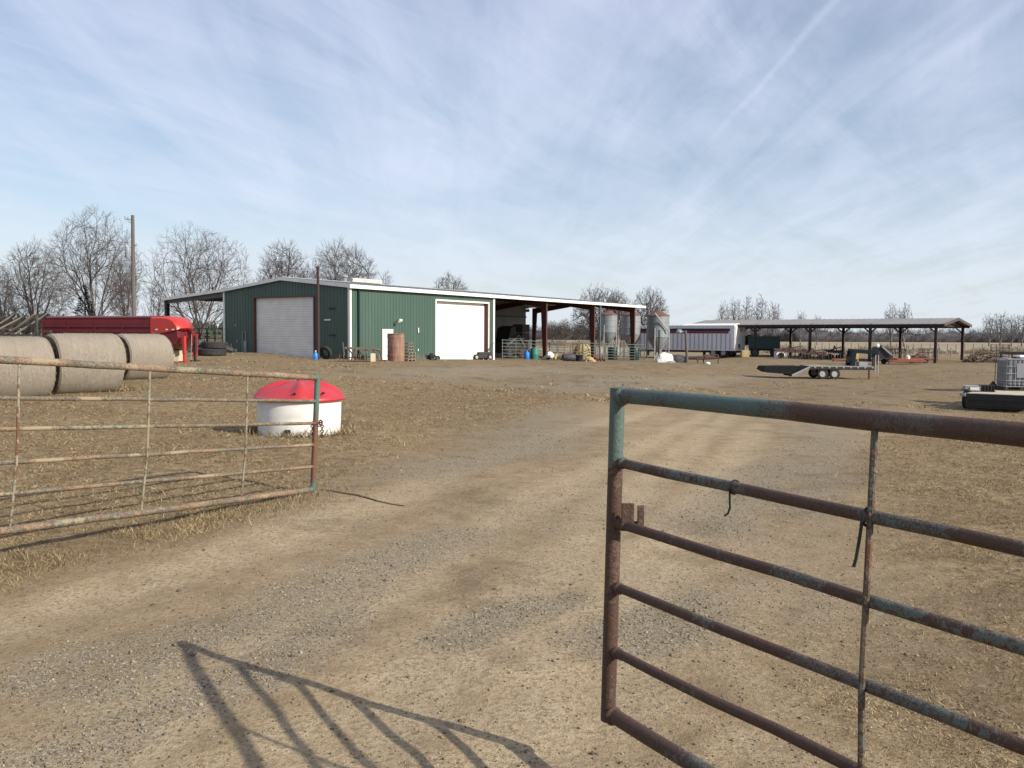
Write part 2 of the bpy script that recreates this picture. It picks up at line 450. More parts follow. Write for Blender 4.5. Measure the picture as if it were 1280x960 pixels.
def line_dist(X, Y, pts, ws):
    px_, py_ = X.ravel(), Y.ravel(); best = np.full(px_.shape, -1e9)
    for i in range(len(pts) - 1):
        a, b = pts[i], pts[i + 1]; e = b - a; L2 = (e ** 2).sum() + 1e-9
        t = np.clip(((px_ - a[0]) * e[0] + (py_ - a[1]) * e[1]) / L2, 0, 1)
        d = np.hypot(px_ - a[0] - t * e[0], py_ - a[1] - t * e[1])
        w = ws[i] * (1 - t) + ws[i + 1] * t
        best = np.maximum(best, 1 - d / w)
    return best.reshape(X.shape)

PG_left = poly([(-900, 770), (-200, 765), (0, 728), (130, 700), (240, 668), (330, 640), (405, 608), (470, 580), (540, 560), (575, 540), (640, 515), (720, 508), (760, 498), (700, 490), (610, 480), (520, 474),
                (440, 470), (340, 462), (150, 455), (-500, 450), (-2500, 470)])
PG_left2 = poly([(-500, 449), (150, 452), (330, 459), (440, 462), (560, 456), (640, 452), (420, 449), (280, 445), (200, 432), (0, 424), (-900, 424)])
PG_right = poly([(1065, 640), (1070, 575), (1110, 540), (1180, 520), (1330, 500), (1900, 520), (2600, 760), (1900, 1500), (1250, 1050), (1130, 820), (1120, 730)])
PG_right2 = poly([(1120, 500), (1180, 484), (1150, 470), (1000, 482), (1050, 462), (1160, 458), (1500, 456), (1500, 500), (1280, 512)])
LG = [([(130, 860), (240, 800), (330, 770), (420, 728), (490, 700), (560, 668)], [.3, .3, .28, .3, .3, .3]),
      ([(60, 950), (150, 900), (300, 850), (420, 770)], [.28, .28, .22, .2]),
      ([(520, 592), (580, 575), (660, 555), (720, 525)], [.55, .6, .7, .6]),
      ([(640, 545), (690, 520), (700, 500)], [.5, .7, .7]),
      ([(880, 660), (930, 620), (985, 580), (1040, 545), (1000, 520)], [.28, .5, .6, .6, .6]),
      ([(1000, 640), (1040, 600), (1045, 560)], [.4, .45, .5]),
      ([(420, 468), (560, 476), (660, 485), (760, 482), (800, 470), (640, 462), (500, 465)], [1.2, 2.2, 2.6, 2.2, 2, 3, 2]),
      ([(820, 480), (900, 472), (1000, 470)], [1.2, 1.4, 1]),
      ([(770, 800), (840, 770), (880, 745)], [.2, .25, .2]),
      ([(560, 800), (640, 760), (720, 745)], [.14, .16, .12]),
      ([(20, 860), (120, 820)], [.2, .2])]
LG = [(np.array([G(*p)[:2] for p in a]), b) for a, b in LG]
TRK = [[(-60, 800), (120, 745), (300, 690), (470, 630), (620, 572), (740, 530), (850, 500)], [(60, 990), (250, 860), (420, 760), (560, 690), (700, 610), (820, 550), (900, 505)],
       [(330, 1000), (520, 850), (660, 745), (770, 640), (860, 560), (920, 510)], [(620, 1000), (700, 860), (800, 720), (880, 620), (950, 530)]]
TRK = [np.array([G(*p)[:2] for p in a]) for a in TRK]
def tracks(X, Y):
    wob = (fbm(X * .5, Y * .5, 91, 2) - .5) * .9
    t = np.zeros_like(X)
    for a in TRK: t = np.maximum(t, np.clip((line_dist(X, Y, a, [.42 + 0 * k for k in range(len(a))]) + wob) * 1.6, 0, 1))
    return t
PG_soil = poly([(470, 600), (560, 560), (700, 512), (760, 505), (900, 500), (1180, 492), (1300, 470), (1250, 452), (640, 450), (430, 455), (500, 480), (500, 540)])

def masks(X, Y):
    nz = (fbm(X * .6, Y * .6, 3) - .5)
    dl = inside_dist(X, Y, PG_left) + nz * 1.1 * np.clip(Y / 12, .35, 2)
    g = 1 / (1 + np.exp(-dl / np.clip(.10 * Y * .35, .12, 1.2)))
    dl2 = inside_dist(X, Y, PG_left2) + nz * 3
    g = np.maximum(g, .92 / (1 + np.exp(-dl2 / .9)))
    dr = inside_dist(X, Y, PG_right) + nz * 1.4
    g = np.maximum(g, .93 / (1 + np.exp(-dr / .28)))
    dr2 = inside_dist(X, Y, PG_right2) + nz * 4
    g = np.maximum(g, .66 / (1 + np.exp(-dr2 / 1.2)))
    # surroundings grow grass
    out = np.clip((np.abs(X) - .62 * Y - 7) / 4, 0, 1) * (Y < 60)
    g = np.maximum(g, out * .9)
    far = np.clip((Y - 84) / 12, 0, 1); g = np.maximum(g, far * .85)
    gr = np.zeros_like(X)
    for a, b in LG: gr = np.maximum(gr, np.clip((line_dist(X, Y, a, [1.7 * k for k in b]) + nz * 1.3) * .95, 0, .9))
    soft = np.clip((fbm(X * .45 + 3, Y * .28, 77) - .47) * 3.2, 0, 1) * np.clip((Y - 2) / 3, .5, 1)
    gr = np.maximum(gr, soft * .34)
    gr = np.clip(gr * 1.05, 0, 1)
    soil = 1 / (1 + np.exp(-(inside_dist(X, Y, PG_soil) + nz * 2) / .8))
    soil = np.maximum(soil, np.clip((Y - 24) / 9, 0, 1)) * .95
    fld = np.clip((Y - 105) / 60, 0, 1)
    return g, gr, fld, soil

ys = list(np.linspace(-60, -2, 16)); y = 0.0
while y < 4000:
    ys.append(y); y += max(.055, (.0115 if y < 45 else .03) * (y + 2.5))
ys = np.array(ys); NC = 420
ss = np.linspace(-1, 1, NC)
X = ss[None] * (1.05 * (np.abs(ys)[:, None] + 9)); Y = np.repeat(ys[:, None], NC, 1)
Z = np.concatenate([T(X[i:i + 20], Y[i:i + 20]) for i in range(0, len(ys), 20)])
near = np.clip(1 - Y / 60, 0, 1)
mg, mr, mf, msoil = masks(X, Y)
bumps = (fbm(X * .9, Y * .9, 21) - .5) * .05 + (fbm(X * 4, Y * 4, 31, 3) - .5) * .012
mt = tracks(X, Y)
bumps -= mt * .010
bumps += mg * (fbm(X * 5, Y * 5, 41, 3) - .4) * .05
Z = Z + bumps * near
nr = len(ys)
idx = np.arange(nr * NC).reshape(nr, NC)
fc = np.stack([idx[:-1, :-1], idx[:-1, 1:], idx[1:, 1:], idx[1:, :-1]], -1).reshape(-1, 4)
one = np.ones_like(mg)
gnd = npmesh('ground', np.stack([X, Y, Z], -1).reshape(-1, 3), fc, M_ground, smooth=True,
             attr={'mask': np.stack([mg, mr, mf, one], -1).reshape(-1, 4), 'mask_b': np.stack([msoil, mt, msoil, one], -1).reshape(-1, 4)})
tag(gnd, 'bare tan dirt yard with gravel patches and dry winter grass', 'ground', kind='structure')

def TB(x, y):
    """ground height with the small bumps"""
    x = np.asarray(x, float); y = np.asarray(y, float)
    g = masks(x, y)[0]
    b = (fbm(x * .9, y * .9, 21) - .5) * .05 + (fbm(x * 4, y * 4, 31, 3) - .5) * .012 + g * (fbm(x * 5, y * 5, 41, 3) - .4) * .05 - tracks(x, y) * .010
    return T(x, y) + b * np.clip(1 - y / 60, 0, 1)

# dry grass blades
def blades(n, ymin, ymax, seed, lmin, lmax, wk, fn=None, flat=.55, dens=None):
    rg = np.random.default_rng(seed)
    y = np.exp(rg.uniform(math.log(max(ymin, 1.)), math.log(max(ymax, 2.)), n)); x = rg.uniform(-.8, .8, n) * (y + 1.5)
    yard = fn == 'yard'; fn = None if yard else fn
    if fn is not None: x, y = fn(rg, n)
    g, gr, fl, so = masks(x, y)
    cl = fbm(x * 1.7, y * 1.7, 55, 4)
    keep = rg.uniform(0, 1, n) < np.clip((g - .25) * 1.6, 0, 1) * np.clip((cl - .28) * 3.2, .12, 1)
    if fn is not None: keep = rg.uniform(0, 1, n) < np.clip((cl - .25) * 3, .1, 1)
    if yard: keep = rg.uniform(0, 1, n) < np.clip((fbm(x * .35, y * .35, 66, 4) - .50) * 5, 0, 1) * np.clip((cl - .4) * 4, 0, 1)
    x, y, cl = x[keep], y[keep], cl[keep]; n = len(x)
    z = TB(x, y)
    a = rg.uniform(0, 2 * math.pi, n); tilt = rg.uniform(.25, 1.0, n) ** (.55 if flat > .6 else 1.) * 1.5
    L = rg.uniform(lmin, lmax, n) * np.where(x > 0, np.clip(.35 + .06 * y, .45, 1), np.clip(.6 + .04 * y, .7, 1)) * (1 + np.clip(y - 10, 0, 30) * .012); w = wk * (1 + np.clip(y - 6, 0, 40) * .07) * rg.uniform(.6, 1.3, n)
    d = np.stack([np.cos(a) * np.sin(tilt), np.sin(a) * np.sin(tilt), np.cos(tilt)], -1)
    b = rg.uniform(0, 2 * math.pi, n); sd = np.stack([np.cos(b), np.sin(b), 0 * b], -1)
    p = np.stack([x, y, z - .004], -1)
    t2 = np.minimum(tilt + .22, 1.62)
    d2 = np.stack([np.cos(a) * np.sin(t2), np.sin(a) * np.sin(t2), np.cos(t2)], -1)
    mid = p + d * (L * .55)[:, None]; tip = mid + d2 * (L * .45)[:, None]
    w = w[:, None]
    V = np.stack([p - sd * w / 2, p + sd * w / 2, mid + sd * w * .4, mid - sd * w * .4, tip], 1)
    base = np.arange(n)[:, None] * 5
    F3 = np.concatenate([base + np.array([[0, 1, 2]]), base + np.array([[0, 2, 3]]), base + np.array([[3, 2, 4]])])
    pal = np.array([(.32, .245, .138), (.255, .186, .098), (.19, .134, .068), (.115, .078, .039), (.38, .305, .185), (.165, .128, .06)])
    ci = rg.integers(0, len(pal), n); cc = pal[ci] * rg.uniform(.75, 1.15, n)[:, None] * (.8 + .4 * np.clip((cl - .35) * 2, 0, 1))[:, None]
    cc = np.repeat(np.concatenate([cc, np.ones((n, 1))], 1)[:, None], 5, 1)
    return V.reshape(-1, 3), F3, cc.reshape(-1, 4)

def merge(sets):
    vs, fs, cs = [], [], []; o = 0
    for v_, f_, c_ in sets: vs.append(v_); fs.append(f_ + o); cs.append(c_); o += len(v_)
    return np.concatenate(vs), np.concatenate(fs), np.concatenate(cs)

def along(a, b, sd):
    a, b = np.array(a), np.array(b)
    def fn(rg, n):
        t = rg.uniform(0, 1, n); q_ = a[None] + (b - a)[None] * t[:, None]
        return q_[:, 0] + rg.normal(0, sd, n), q_[:, 1] + rg.normal(0, sd, n)
    return fn
GLa, GLb = P(397, 612, 9.6)[:2], P(-300, 690, 4.9)[:2]
def around(c, r0, r1):
    def fn(rg, n):
        a = rg.uniform(0, 2 * math.pi, n); r = rg.uniform(r0, r1, n)
        return c[0] + r * np.cos(a), c[1] + r * np.sin(a)
    return fn
TUBC = P(375, 530, 14.9)[:2]
V, F3, C3 = merge([blades(1250000, 2.2, 32, 1, .025, .065, .0044, None, .8), blades(90000, 27, 70, 9, .06, .14, .010, 'yard', .8), blades(60000, 8, 50, 2, .05, .11, .006, None, .75),
                   blades(15000, 0, 0, 3, .03, .09, .0042, along(GLa, GLb, .26), .6), blades(1800, 0, 0, 4, .06, .2, .008, around(TUBC, .72, .95), .3),
                   blades(2500, 0, 0, 5, .08, .22, .01, along(P(20, 492, 21)[:2], P(150, 487, 22.6)[:2], .35), .35)])
tag(npmesh('dry_grass', V, F3, M_blade, attr={'tint': C3}), 'short dry winter grass in tangled tufts', 'grass', kind='stuff')

# gravel and clods
def stones(n, ymin, ymax, seed, rmin, rmax, pw):
    rg = np.random.default_rng(seed)
    y = np.exp(rg.uniform(math.log(ymin), math.log(ymax), n)); x = rg.uniform(-.75, .75, n) * (y + 1)
    g, gr, fl, so = masks(x, y)
    k = rg.uniform(0, 1, n) < np.clip(gr * 1.1, .13, 1) * (1 - .8 * np.clip(g, 0, 1)); x, y, gr = x[k], y[k], gr[k]; n = len(x)
    z = TB(x, y)
    r = rmin + (rmax - rmin) * rg.uniform(0, 1, n) ** pw; r = r * (1 + np.clip(y - 5, 0, 20) * .04)
    o = np.array([(1, 0, 0), (0, 1, 0), (-1, 0, 0), (0, -1, 0), (0, 0, .75), (0, 0, -.6)])
    V = o[None] * rg.uniform(.6, 1.25, (n, 6, 1)) * r[:, None, None]
    a = rg.uniform(0, 6.28, n); ca, sa = np.cos(a)[:, None], np.sin(a)[:, None]
    Vx = V[..., 0] * ca - V[..., 1] * sa * .75; Vy = V[..., 0] * sa + V[..., 1] * ca * .75
    V = np.stack([Vx + x[:, None], Vy + y[:, None], V[..., 2] + (z + r * .15)[:, None]], -1)
    f = np.array([(0, 1, 4), (1, 2, 4), (2, 3, 4), (3, 0, 4), (1, 0, 5), (2, 1, 5), (3, 2, 5), (0, 3, 5)])
    F_ = (np.arange(n)[:, None, None] * 6 + f[None]).reshape(-1, 3)
    pal = np.array([(.26, .225, .17), (.18, .155, .115), (.32, .285, .22), (.21, .168, .11), (.29, .228, .145), (.38, .35, .295), (.12, .10, .085)])
    ci = rg.choice(len(pal), n, p=[.25, .22, .12, .14, .15, .03, .09])
    dirt_ = (gr < .3) & (rg.uniform(0, 1, n) < .85); ci = np.where(dirt_, rg.choice([3, 4, 4, 6], n), ci)
    cc = pal[ci] * rg.uniform(.6, .95, n)[:, None]
    cc = np.repeat(np.concatenate([cc, np.ones((n, 1))], 1)[:, None], 6, 1)
    return V.reshape(-1, 3), F_, cc.reshape(-1, 4)
V, F3, C3 = merge([stones(170000, 2.0, 18, 5, .0035, .011, 2.), stones(9000, 2.0, 18, 6, .009, .020, 2.5)])
tag(npmesh('gravel', V, F3, M_peb, attr={'tint': C3}), 'loose grey gravel and small clods strewn over the dirt drive', 'gravel', kind='stuff')

# ------------------------------------------------------------------ gates
def plane_hit(px, py, A, d):
    """pixel ray against the vertical plane through A along d"""
    n = np.array([d[1], -d[0], 0]); r_ = ray(px, py)
    t = ((np.array(A) - CO) @ n) / (r_ @ n)
    return CO + r_ * t

def gate(name, label, A, B, rails, braces, ext, mats, rr, rb, rings, mbr=None):
    """A free end, B a visible point nearer the hinge; each rail a straight pipe from the free end to the hinge"""
    A, B = np.array(A), np.array(B); d = (B - A)[:2] / np.linalg.norm((B - A)[:2]); d = np.array([d[0], d[1], 0])
    o = np.array([A[0], A[1], T(A[0], A[1])])
    root = thing(name, o, label, 'farm gate', group='rusty pipe gates at the farm entrance')
    lines = []
    for (p, q_) in rails:
        a, b = plane_hit(*p, A, d), plane_hit(*q_, A, d)
        sa, sb = (a - A) @ d, (b - A) @ d
        m = (b[2] - a[2]) / (sb - sa)
        lines.append((a[2] - m * sa, m))
    at = lambda i, s: Vector((*(A[:2] + d[:2] * s), lines[i][0] + lines[i][1] * s)) - Vector(o)
    n = len(rails)
    # free-end post keeps its own lean
    off = [((plane_hit(*rails[i][0], A, d) - A) @ d) for i in range(n)]
    for i in range(n):
        nm = 'top_rail' if i == 0 else ('bottom_rail' if i == n - 1 else 'rail')
        pts = [at(i, off[i] + (ext - off[i]) * k / 14) + Vector((0, 0, random.uniform(-1, 1) * .004)) for k in range(15)]
        MB().tube(pts, rr if i in (0, n - 1) else rb, 14).build(nm, mats[1] if i == 0 else mats[0], root, True)
    for i in range(n):
        for s_ in (off[i] + .001, ext): 
            p = at(i, s_); q0 = at(i, s_ + (rr + .006 if s_ < 1 else -rr - .006)); q1 = at(i, s_ + (rr + .020 if s_ < 1 else -rr - .020)); r_ = rr if i in (0, n - 1) else rb
            MB().tube([q0, q0 * .5 + q1 * .5, q1], [r_ * 1.32, r_ * 1.22, r_ * 1.02], 12).build('weld_bead', mats[2], root, True)
    MB().tube([at(0, off[0]) + Vector((0, 0, rr)), at(0, off[0]) * .5 + at(n - 1, off[-1]) * .5, at(n - 1, off[-1]) - Vector((0, 0, rr))], rr, 16).build('end_post', mats[2], root, True)
    MB().tube([at(0, ext) + Vector((0, 0, rr)), at(n - 1, ext) - Vector((0, 0, rr))], rr, 14).build('end_post', mats[2], root, True)
    br = []
    for (p, q_) in braces:
        a, b = plane_hit(*p, A, d), plane_hit(*q_, A, d); br.append(((a - A) @ d, (b - A) @ d))
    step = (br[-1][0] - br[0][0]) / max(1, len(br) - 1) if len(br) > 1 else 1.22
    s = max(x[0] for x in br) + abs(step)
    while s < ext - .4: br.append((s, s)); s += abs(step)
    nrm = Vector((d[1], -d[0], 0)); nrm = nrm if nrm.y < 0 else -nrm
    for sa, sb in br:
        MB().tube([at(0, sa) + nrm * .004, at(n // 2, (sa + sb) / 2) + nrm * rb * 1.3, at(n - 1, sb) + nrm * .004], rings, 8).build('brace', mbr or M_brace, root, True)
    return root, at, nrm, br, o, Vector(d)

gl, atL, nL, brL, oL, dL = gate('pipe_gate', 'long pale rust-streaked gate swung open beside the grass on the left', P(397, 540, 9.6), P(0, 560, 6.38),
    [((397, 472), (0, 449)), ((395, 501.5), (0, 497)), ((394, 529), (0, 536.5)), ((393, 556), (0, 578.5)), ((392, 583.5), (0, 618)), ((391, 612), (0, 664))],
    [((309, 466), (301, 626)), ((187, 462), (176, 640)), ((24, 455), (12, 663))], 4.9, (M_gateL, M_gateL, M_gateLp), .030, .017, .0105)
gr_, atR, nR, brR, oR, dR = gate('pipe_gate', 'dark rusty gate with teal top rail close by on the right', P(770, 690, 3.37), P(770, 690, 3.37) + np.array([.5, -.866, 0]),
    [((772, 494), (1280, 543)), ((772, 577), (1280, 688)), ((769, 653), (1088, 750)), ((767, 733), (1085, 857)), ((764, 813), (1040, 947)), ((760, 891), (868, 957))],
    [((1095, 535), (1080, 962))], 3.9, (M_gateR, M_gateRt, M_gateRp), .029, .0185, .0100, M_braced)
# latch lugs on the free end of the right gate
lp = atR(2, .03)
for x0, x1, z1 in ((-.004, .044, .088), (.056, .082, .080)):
    MB().box(x0, x1, -.042, -.032, -.012, z1, Matrix.Translation(lp)).build('latch_lug', M_gateRp, gr_, bevel=.003)
MB().box(-.004, .082, -.032, -.024, -.02, .018, Matrix.Translation(lp)).build('latch_plate', M_gateRp, gr_, bevel=.003)
# hinge posts, just outside the photograph
for (A_, rt, lab, mt) in ((oL, (atL, dL), 'left', M_gateL), (oR, (atR, dR), 'right', M_gateR)):
    ext = 4.9 if lab == 'left' else 3.9
    p = rt[0](0, ext + .12) + Vector(A_); z = T(p.x, p.y)
    tag(MB().tube([(p.x, p.y, z - .3), (p.x, p.y, z + 1.95)], .06, 16).build('gate_post', mt, None, True),
        'thick rusty pipe post holding the %s gate by its hinges' % lab, 'post')
# chain round the left gate's end post
c0 = Vector(oL) + atL(2, 0.0)
mc = MB()
def torus(m, c, ax, R0, r0, n=14, k=6, sy=1.0):
    d, a, b = basis(ax); pts = [Vector(c) + a * (R0 * math.cos(t)) + b * (R0 * sy * math.sin(t)) for t in [2 * math.pi * i / n for i in range(n + 1)]]
    m.tube(pts, r0, k, False)
for i in range(12):
    t = 2 * math.pi * i / 12; p = c0 + Vector((math.cos(t) * .048, math.sin(t) * .048, .02 * math.sin(t * 2)))
    torus(mc, p, (math.cos(t), math.sin(t), (i % 2) * 1.5), .019, .006, 10, 5, .7)
for i in range(5):
    p = c0 + Vector((.055, -.03, -.03 - i * .028)); torus(mc, p, (1, 0, 0) if i % 2 else (0, 1, 0), .018, .006, 10, 5, .7)
for i in range(4):
    p = c0 + Vector((-.05, -.03, -.03 - i * .028)); torus(mc, p, (1, 0, 0) if i % 2 else (0, 1, 0), .018, .006, 10, 5, .7)
tag(mc.build('chain', M_chain, None, True), 'rusty chain looped round the end post of the pale gate', 'chain')
# straps hanging on the right gate
s = (plane_hit(918, 612, P(770, 690, 3.37), np.array(dR)) - P(770, 690, 3.37)) @ np.array(dR)
p = Vector(oR) + atR(1, s)
m = MB(); torus(m, p, dR, .0225, .003, 14, 6)
m.tube([p + nR * .02 + Vector((0, 0, -.01)), p + nR * .025 + Vector((.004, 0, -.04)), p + nR * .02 + Vector((.002, 0, -.065)), p + nR * .01 + Vector((-.012, 0, -.085)), p + Vector((-.03, 0, -.093))], .0034, 6)
tag(m.build('cable_tie', M_black, None, True), 'curved black tie dangling alone from the second rail', 'cable tie')
p = Vector(oR) + atR(1, brR[0][0] - .012)
m = MB(); torus(m, p + nR * .004, dR, .026, .0045, 14, 6)
m.tube([p + nR * .03, p + nR * .032 + Vector((-.004, 0, -.05)), p + nR * .03 + Vector((-.014, 0, -.11)), p + nR * .03 + Vector((-.02, 0, -.135))], .0045, 6)
tag(m.build('cable_tie', M_black, None, True), 'straight black tie knotted where the upright rod crosses the second rail', 'cable tie')
# stick on the drive
a, b = G(402, 613), G(505, 633)
m = MB(); pts = []
for k in range(8):
    q_ = a + (b - a) * k / 7; pts.append((q_[0] + random.uniform(-.02, .02), q_[1] + random.uniform(-.02, .02), TB(q_[0], q_[1]) + .006))
m.tube(pts, [.009, .011, .010, .011, .010, .009, .008, .005], 7)
tag(m.build('stick', nmat('dead_stick', (.13, .095, .06), (.09, .066, .042), 6, .9), None, True), 'long thin dark stick lying on the dirt beside the pale gate', 'stick')

# ------------------------------------------------------------------ tub with red lid
c = GY(374.5, 14.85, 530); c[2] = T(c[0], c[1])
rt = thing('feed_tub', c, 'round white plastic tub under a domed red lid behind the gate', 'tub', R(20)); rt.scale = (.96, .96, .97)
MB().lathe([(.70, -.05), (.715, .3), (.725, .60), (.70, .62), (.69, .61)], 64).build('tub', M_tub, rt, True)
m = MB(); n = 96; prof = [(.775, .575), (.785, .60), (.775, .63), (.71, .675), (.62, .74), (.48, .81), (.32, .862), (.17, .89), (.06, .905), (.0005, .91)]
base = 0
for r, z in prof:
    for k in range(n):
        t = 2 * math.pi * k / n
        rib = max(0, math.cos(t * 4 + .4)) ** 3 if .1 < r < .74 else 0
        m.v.append((r * math.cos(t), r * math.sin(t), z + (.055 * rib - .02 * (1 - rib) * (.1 < r < .74)) * (1 if r > .25 else .3)))
for i in range(len(prof) - 1):
    for k in range(n):
        k2 = (k + 1) % n; m.f.append((i * n + k, i * n + k2, (i + 1) * n + k2, (i + 1) * n + k))
m.build('lid', M_lid, rt, True)
MB().lathe([(.05, .895), (.052, .92), (.02, .935)], 16).build('cap', M_lid, rt, True)
ph = R(-115)
m = MB(); m.box(-.045, .045, -.745, -.70, .06, .12, Matrix.Rotation(R(-22), 4, 'Z')); m.build('drain_plug', M_black, rt, bevel=.006)
m = MB()
for t in (-1.2, -.5, 2.4): m.box(.69, .73, -.02, .02, .70, .735, Matrix.Rotation(t - .6, 4, 'Z'))
islands(m, 'clip', M_black, rt)

# ------------------------------------------------------------------ hay bales
def bale(cx, cy, rz, label, seed, Rr=.76, Ln=1.52):
    z = T(cx, cy)
    rt = thing('hay_bale', (cx, cy, z), label, 'hay bale', rz, 'round bales in the grass on the left')
    rg = random.Random(seed); n = 56
    prof = [(Rr - .07, -Ln / 2), (Rr - .02, -Ln / 2 + .03), (Rr, -Ln / 2 + .12)] + [(Rr, -Ln / 2 + .12 + (Ln - .24) * k / 8) for k in range(1, 8)] + [(Rr, Ln / 2 - .12), (Rr - .02, Ln / 2 - .03), (Rr - .07, Ln / 2)]
    m = MB()
    ph = rg.uniform(0, 6)
    for j, (r, x) in enumerate(prof):
        for k in range(n):
            t = 2 * math.pi * k / n
            rr = r + .012 * math.sin(3 * t + ph) + .01 * vn(t * 6, j * .8, seed) - .005
            yy, zz = rr * math.cos(t), rr * math.sin(t)
            zz = max(zz, -Rr * .93) if zz < 0 else zz * .985
            m.v.append((x, yy * (1.02), zz + Rr * .93 - .02))
    for i in range(len(prof) - 1):
        for k in range(n):
            k2 = (k + 1) % n; m.f.append((i * n + k, i * n + k2, (i + 1) * n + k2, (i + 1) * n + k))
    m.build('wrapped_side', M_hay, rt, True)
    g2 = np.random.default_rng(seed); nb_ = 7000; x_ = g2.uniform(-Ln / 2 + .02, Ln / 2 - .02, nb_); t_ = g2.uniform(0, 6.283, nb_)
    nrm = np.stack([0 * t_, np.cos(t_), np.sin(t_)], -1); pp = np.stack([x_, Rr * 1.015 * np.cos(t_), np.maximum(Rr * .99 * np.sin(t_), -Rr * .92) + Rr * .93 - .02], -1)
    tg = np.stack([g2.normal(0, .5, nb_), -np.sin(t_), np.cos(t_)], -1) * np.sign(g2.uniform(-1, 1, nb_))[:, None]; dd = tg + nrm * g2.uniform(.0, .5, (nb_, 1)); dd /= np.linalg.norm(dd, axis=1, keepdims=True)
    ll = g2.uniform(.02, .07, (nb_, 1)); wv = np.cross(dd, nrm) * .003
    Vb = np.stack([pp - wv, pp + wv, pp + dd * ll], 1).reshape(-1, 3); cb_ = np.array([(.28, .235, .17), (.2, .165, .12), (.34, .29, .21)])[g2.integers(0, 3, nb_)]
    fz = npmesh('loose_straw', Vb, np.arange(nb_ * 3).reshape(-1, 3), M_blade, rt, attr={'tint': np.repeat(np.concatenate([cb_, np.ones((nb_, 1))], 1)[:, None], 3, 1).reshape(-1, 4)}); fz['kind'] = 'stuff'
    for sgn in (-1, 1):
        e = MB(); x = sgn * (Ln / 2); rings = 9
        for j in range(rings):
            rr0 = (Rr - .07) * (1 - j / rings)
            for k in range(n):
                t = 2 * math.pi * k / n
                zz = rr0 * math.sin(t); zz = max(zz, -Rr * .93)
                e.v.append((x - sgn * (.004 + .03 * vn(k * .5, j, seed + 5) * (j > 0)), rr0 * math.cos(t), zz + Rr * .93 - .02))
        for j in range(rings - 1):
            for k in range(n):
                k2 = (k + 1) % n; e.f.append((j * n + k, j * n + k2, (j + 1) * n + k2, (j + 1) * n + k))
        e.f.append(tuple((rings - 1) * n + k for k in range(n)))
        e.build('bale_end', M_hayend, rt, False)
    return rt
ra = R(48); da = np.array([math.cos(ra), math.sin(ra)])
b2 = GY(101, 21.7)[:2]
bale(*b2, ra, 'second bale of the front row, its near end by the gate rail', 3)
bale(*(b2 - da * 1.62), ra + R(1), 'bale cut by the photo edge, leftmost in the front row', 8)
b3 = GY(174, 28.2)[:2]
bale(*b3, R(56), 'bale standing farthest back, nearest the red trailer jack', 21)
bale(*(b3 - np.array([math.cos(R(56)), math.sin(R(56))]) * 1.65), R(55), 'back-row bale mostly hidden behind the front row', 25)

# ------------------------------------------------------------------ red stock trailer
def wheel(root, x, y, z, r, w, hub=M_silver, name='wheel', axis='y', rx=.58):
    m = MB(); m.lathe([(r * rx, -w / 2), (r * .9, -w / 2), (r, -w * .32), (r, w * .32), (r * .9, w / 2), (r * rx, w / 2)], 28, (x, y, z), axis, caps=False)
    o = m.build(name, M_rubber, root, True)
    h = MB(); h.lathe([(r * .6, -w * .36), (r * .56, -w * .40), (r * .42, -w * .25), (r * .2, -w * .38), (.02, -w * .42)] if axis else [], 20, (x, y, z), axis)
    h.lathe([(.02, w * .42), (r * .2, w * .38), (r * .42, w * .25), (r * .56, w * .40), (r * .6, w * .36)], 20, (x, y, z), axis)
    h.build('rim', hub, o, True); return o

j = GY(226, 44, 452)
rz = R(-22)
rt = thing('stock_trailer', j, 'long red gooseneck livestock trailer with slatted sides parked behind the bales', 'trailer', rz)
# local: x forward (right), y away from camera; jack at x=0,y=0.2 ; body from -8.3 to -2.0, nose -2.0 .. .6
W2 = 2.1; zt, zb = 2.25, .55
m = MB()
m.box(-9.4, -1.9, 0, .03, zt - .34, zt - .02); m.box(-9.4, -1.9, W2 - .03, W2, zt - .34, zt - .02)
for k in range(5):
    z = zb + .12 + k * .27
    m.box(-9.4, -1.9, .0, .03, z, z + .15); m.box(-9.4, -1.9, W2 - .03, W2, z, z + .15)
m.build('slatted_side', M_maroon, rt)
m = MB()
for k in range(5):
    x = -9.4 + k * 7.5 / 4; m.box(x - .03, x + .03, -.012, .0, zb, zt - .02); m.box(x - .03, x + .03, W2, W2 + .03, zb, zt - .02)
islands(m, 'side_post', M_maroon, rt)
m = MB(); m.box(-9.45, -1.85, -.03, W2 + .03, zb - .16, zb); m.build('floor_frame', M_maroon, rt)
m = MB(); n = 10
out = [(-.03 + (W2 + .06) * k / n, zt + .10 * math.sin(math.pi * k / n)) for k in range(n + 1)] + [(W2 + .03, zt - .04), (-.03, zt - .04)]
m.prism(out, -9.4, -1.9, 'yz'); m.build('roof', M_maroon, rt, True)
nose = [(-1.9, 1.42), (-1.9, zt + .03), (-1.2, zt + .05), (-.75, zt + .02), (-.42, zt - .10), (-.14, zt - .36), (-.08, zt - .54), (-.2, zt - .66), (-.9, 1.48)]
def loft(outline, secs):
    m = MB(); n = len(outline)
    for y, cut, drop in secs:
        for x, z in outline:
            k = max(0., (x + 1.9) / 1.82); m.v.append((x - cut * k, y, z - (drop if z > 1.7 else 0)))
    for s in range(len(secs) - 1):
        for a in range(n): m.f.append((s * n + a, s * n + (a + 1) % n, (s + 1) * n + (a + 1) % n, (s + 1) * n + a))
    m.f.append(tuple(range(n))); m.f.append(tuple((len(secs) - 1) * n + a for a in range(n))[::-1]); return m
loft(nose, [(-.02, .12, .10), (.12, .04, .02), (.6, .02, 0), (W2 * .55, .25, 0), (W2 - .35, .75, .02), (W2, .98, .10)]).build('nose', M_red, rt, True)
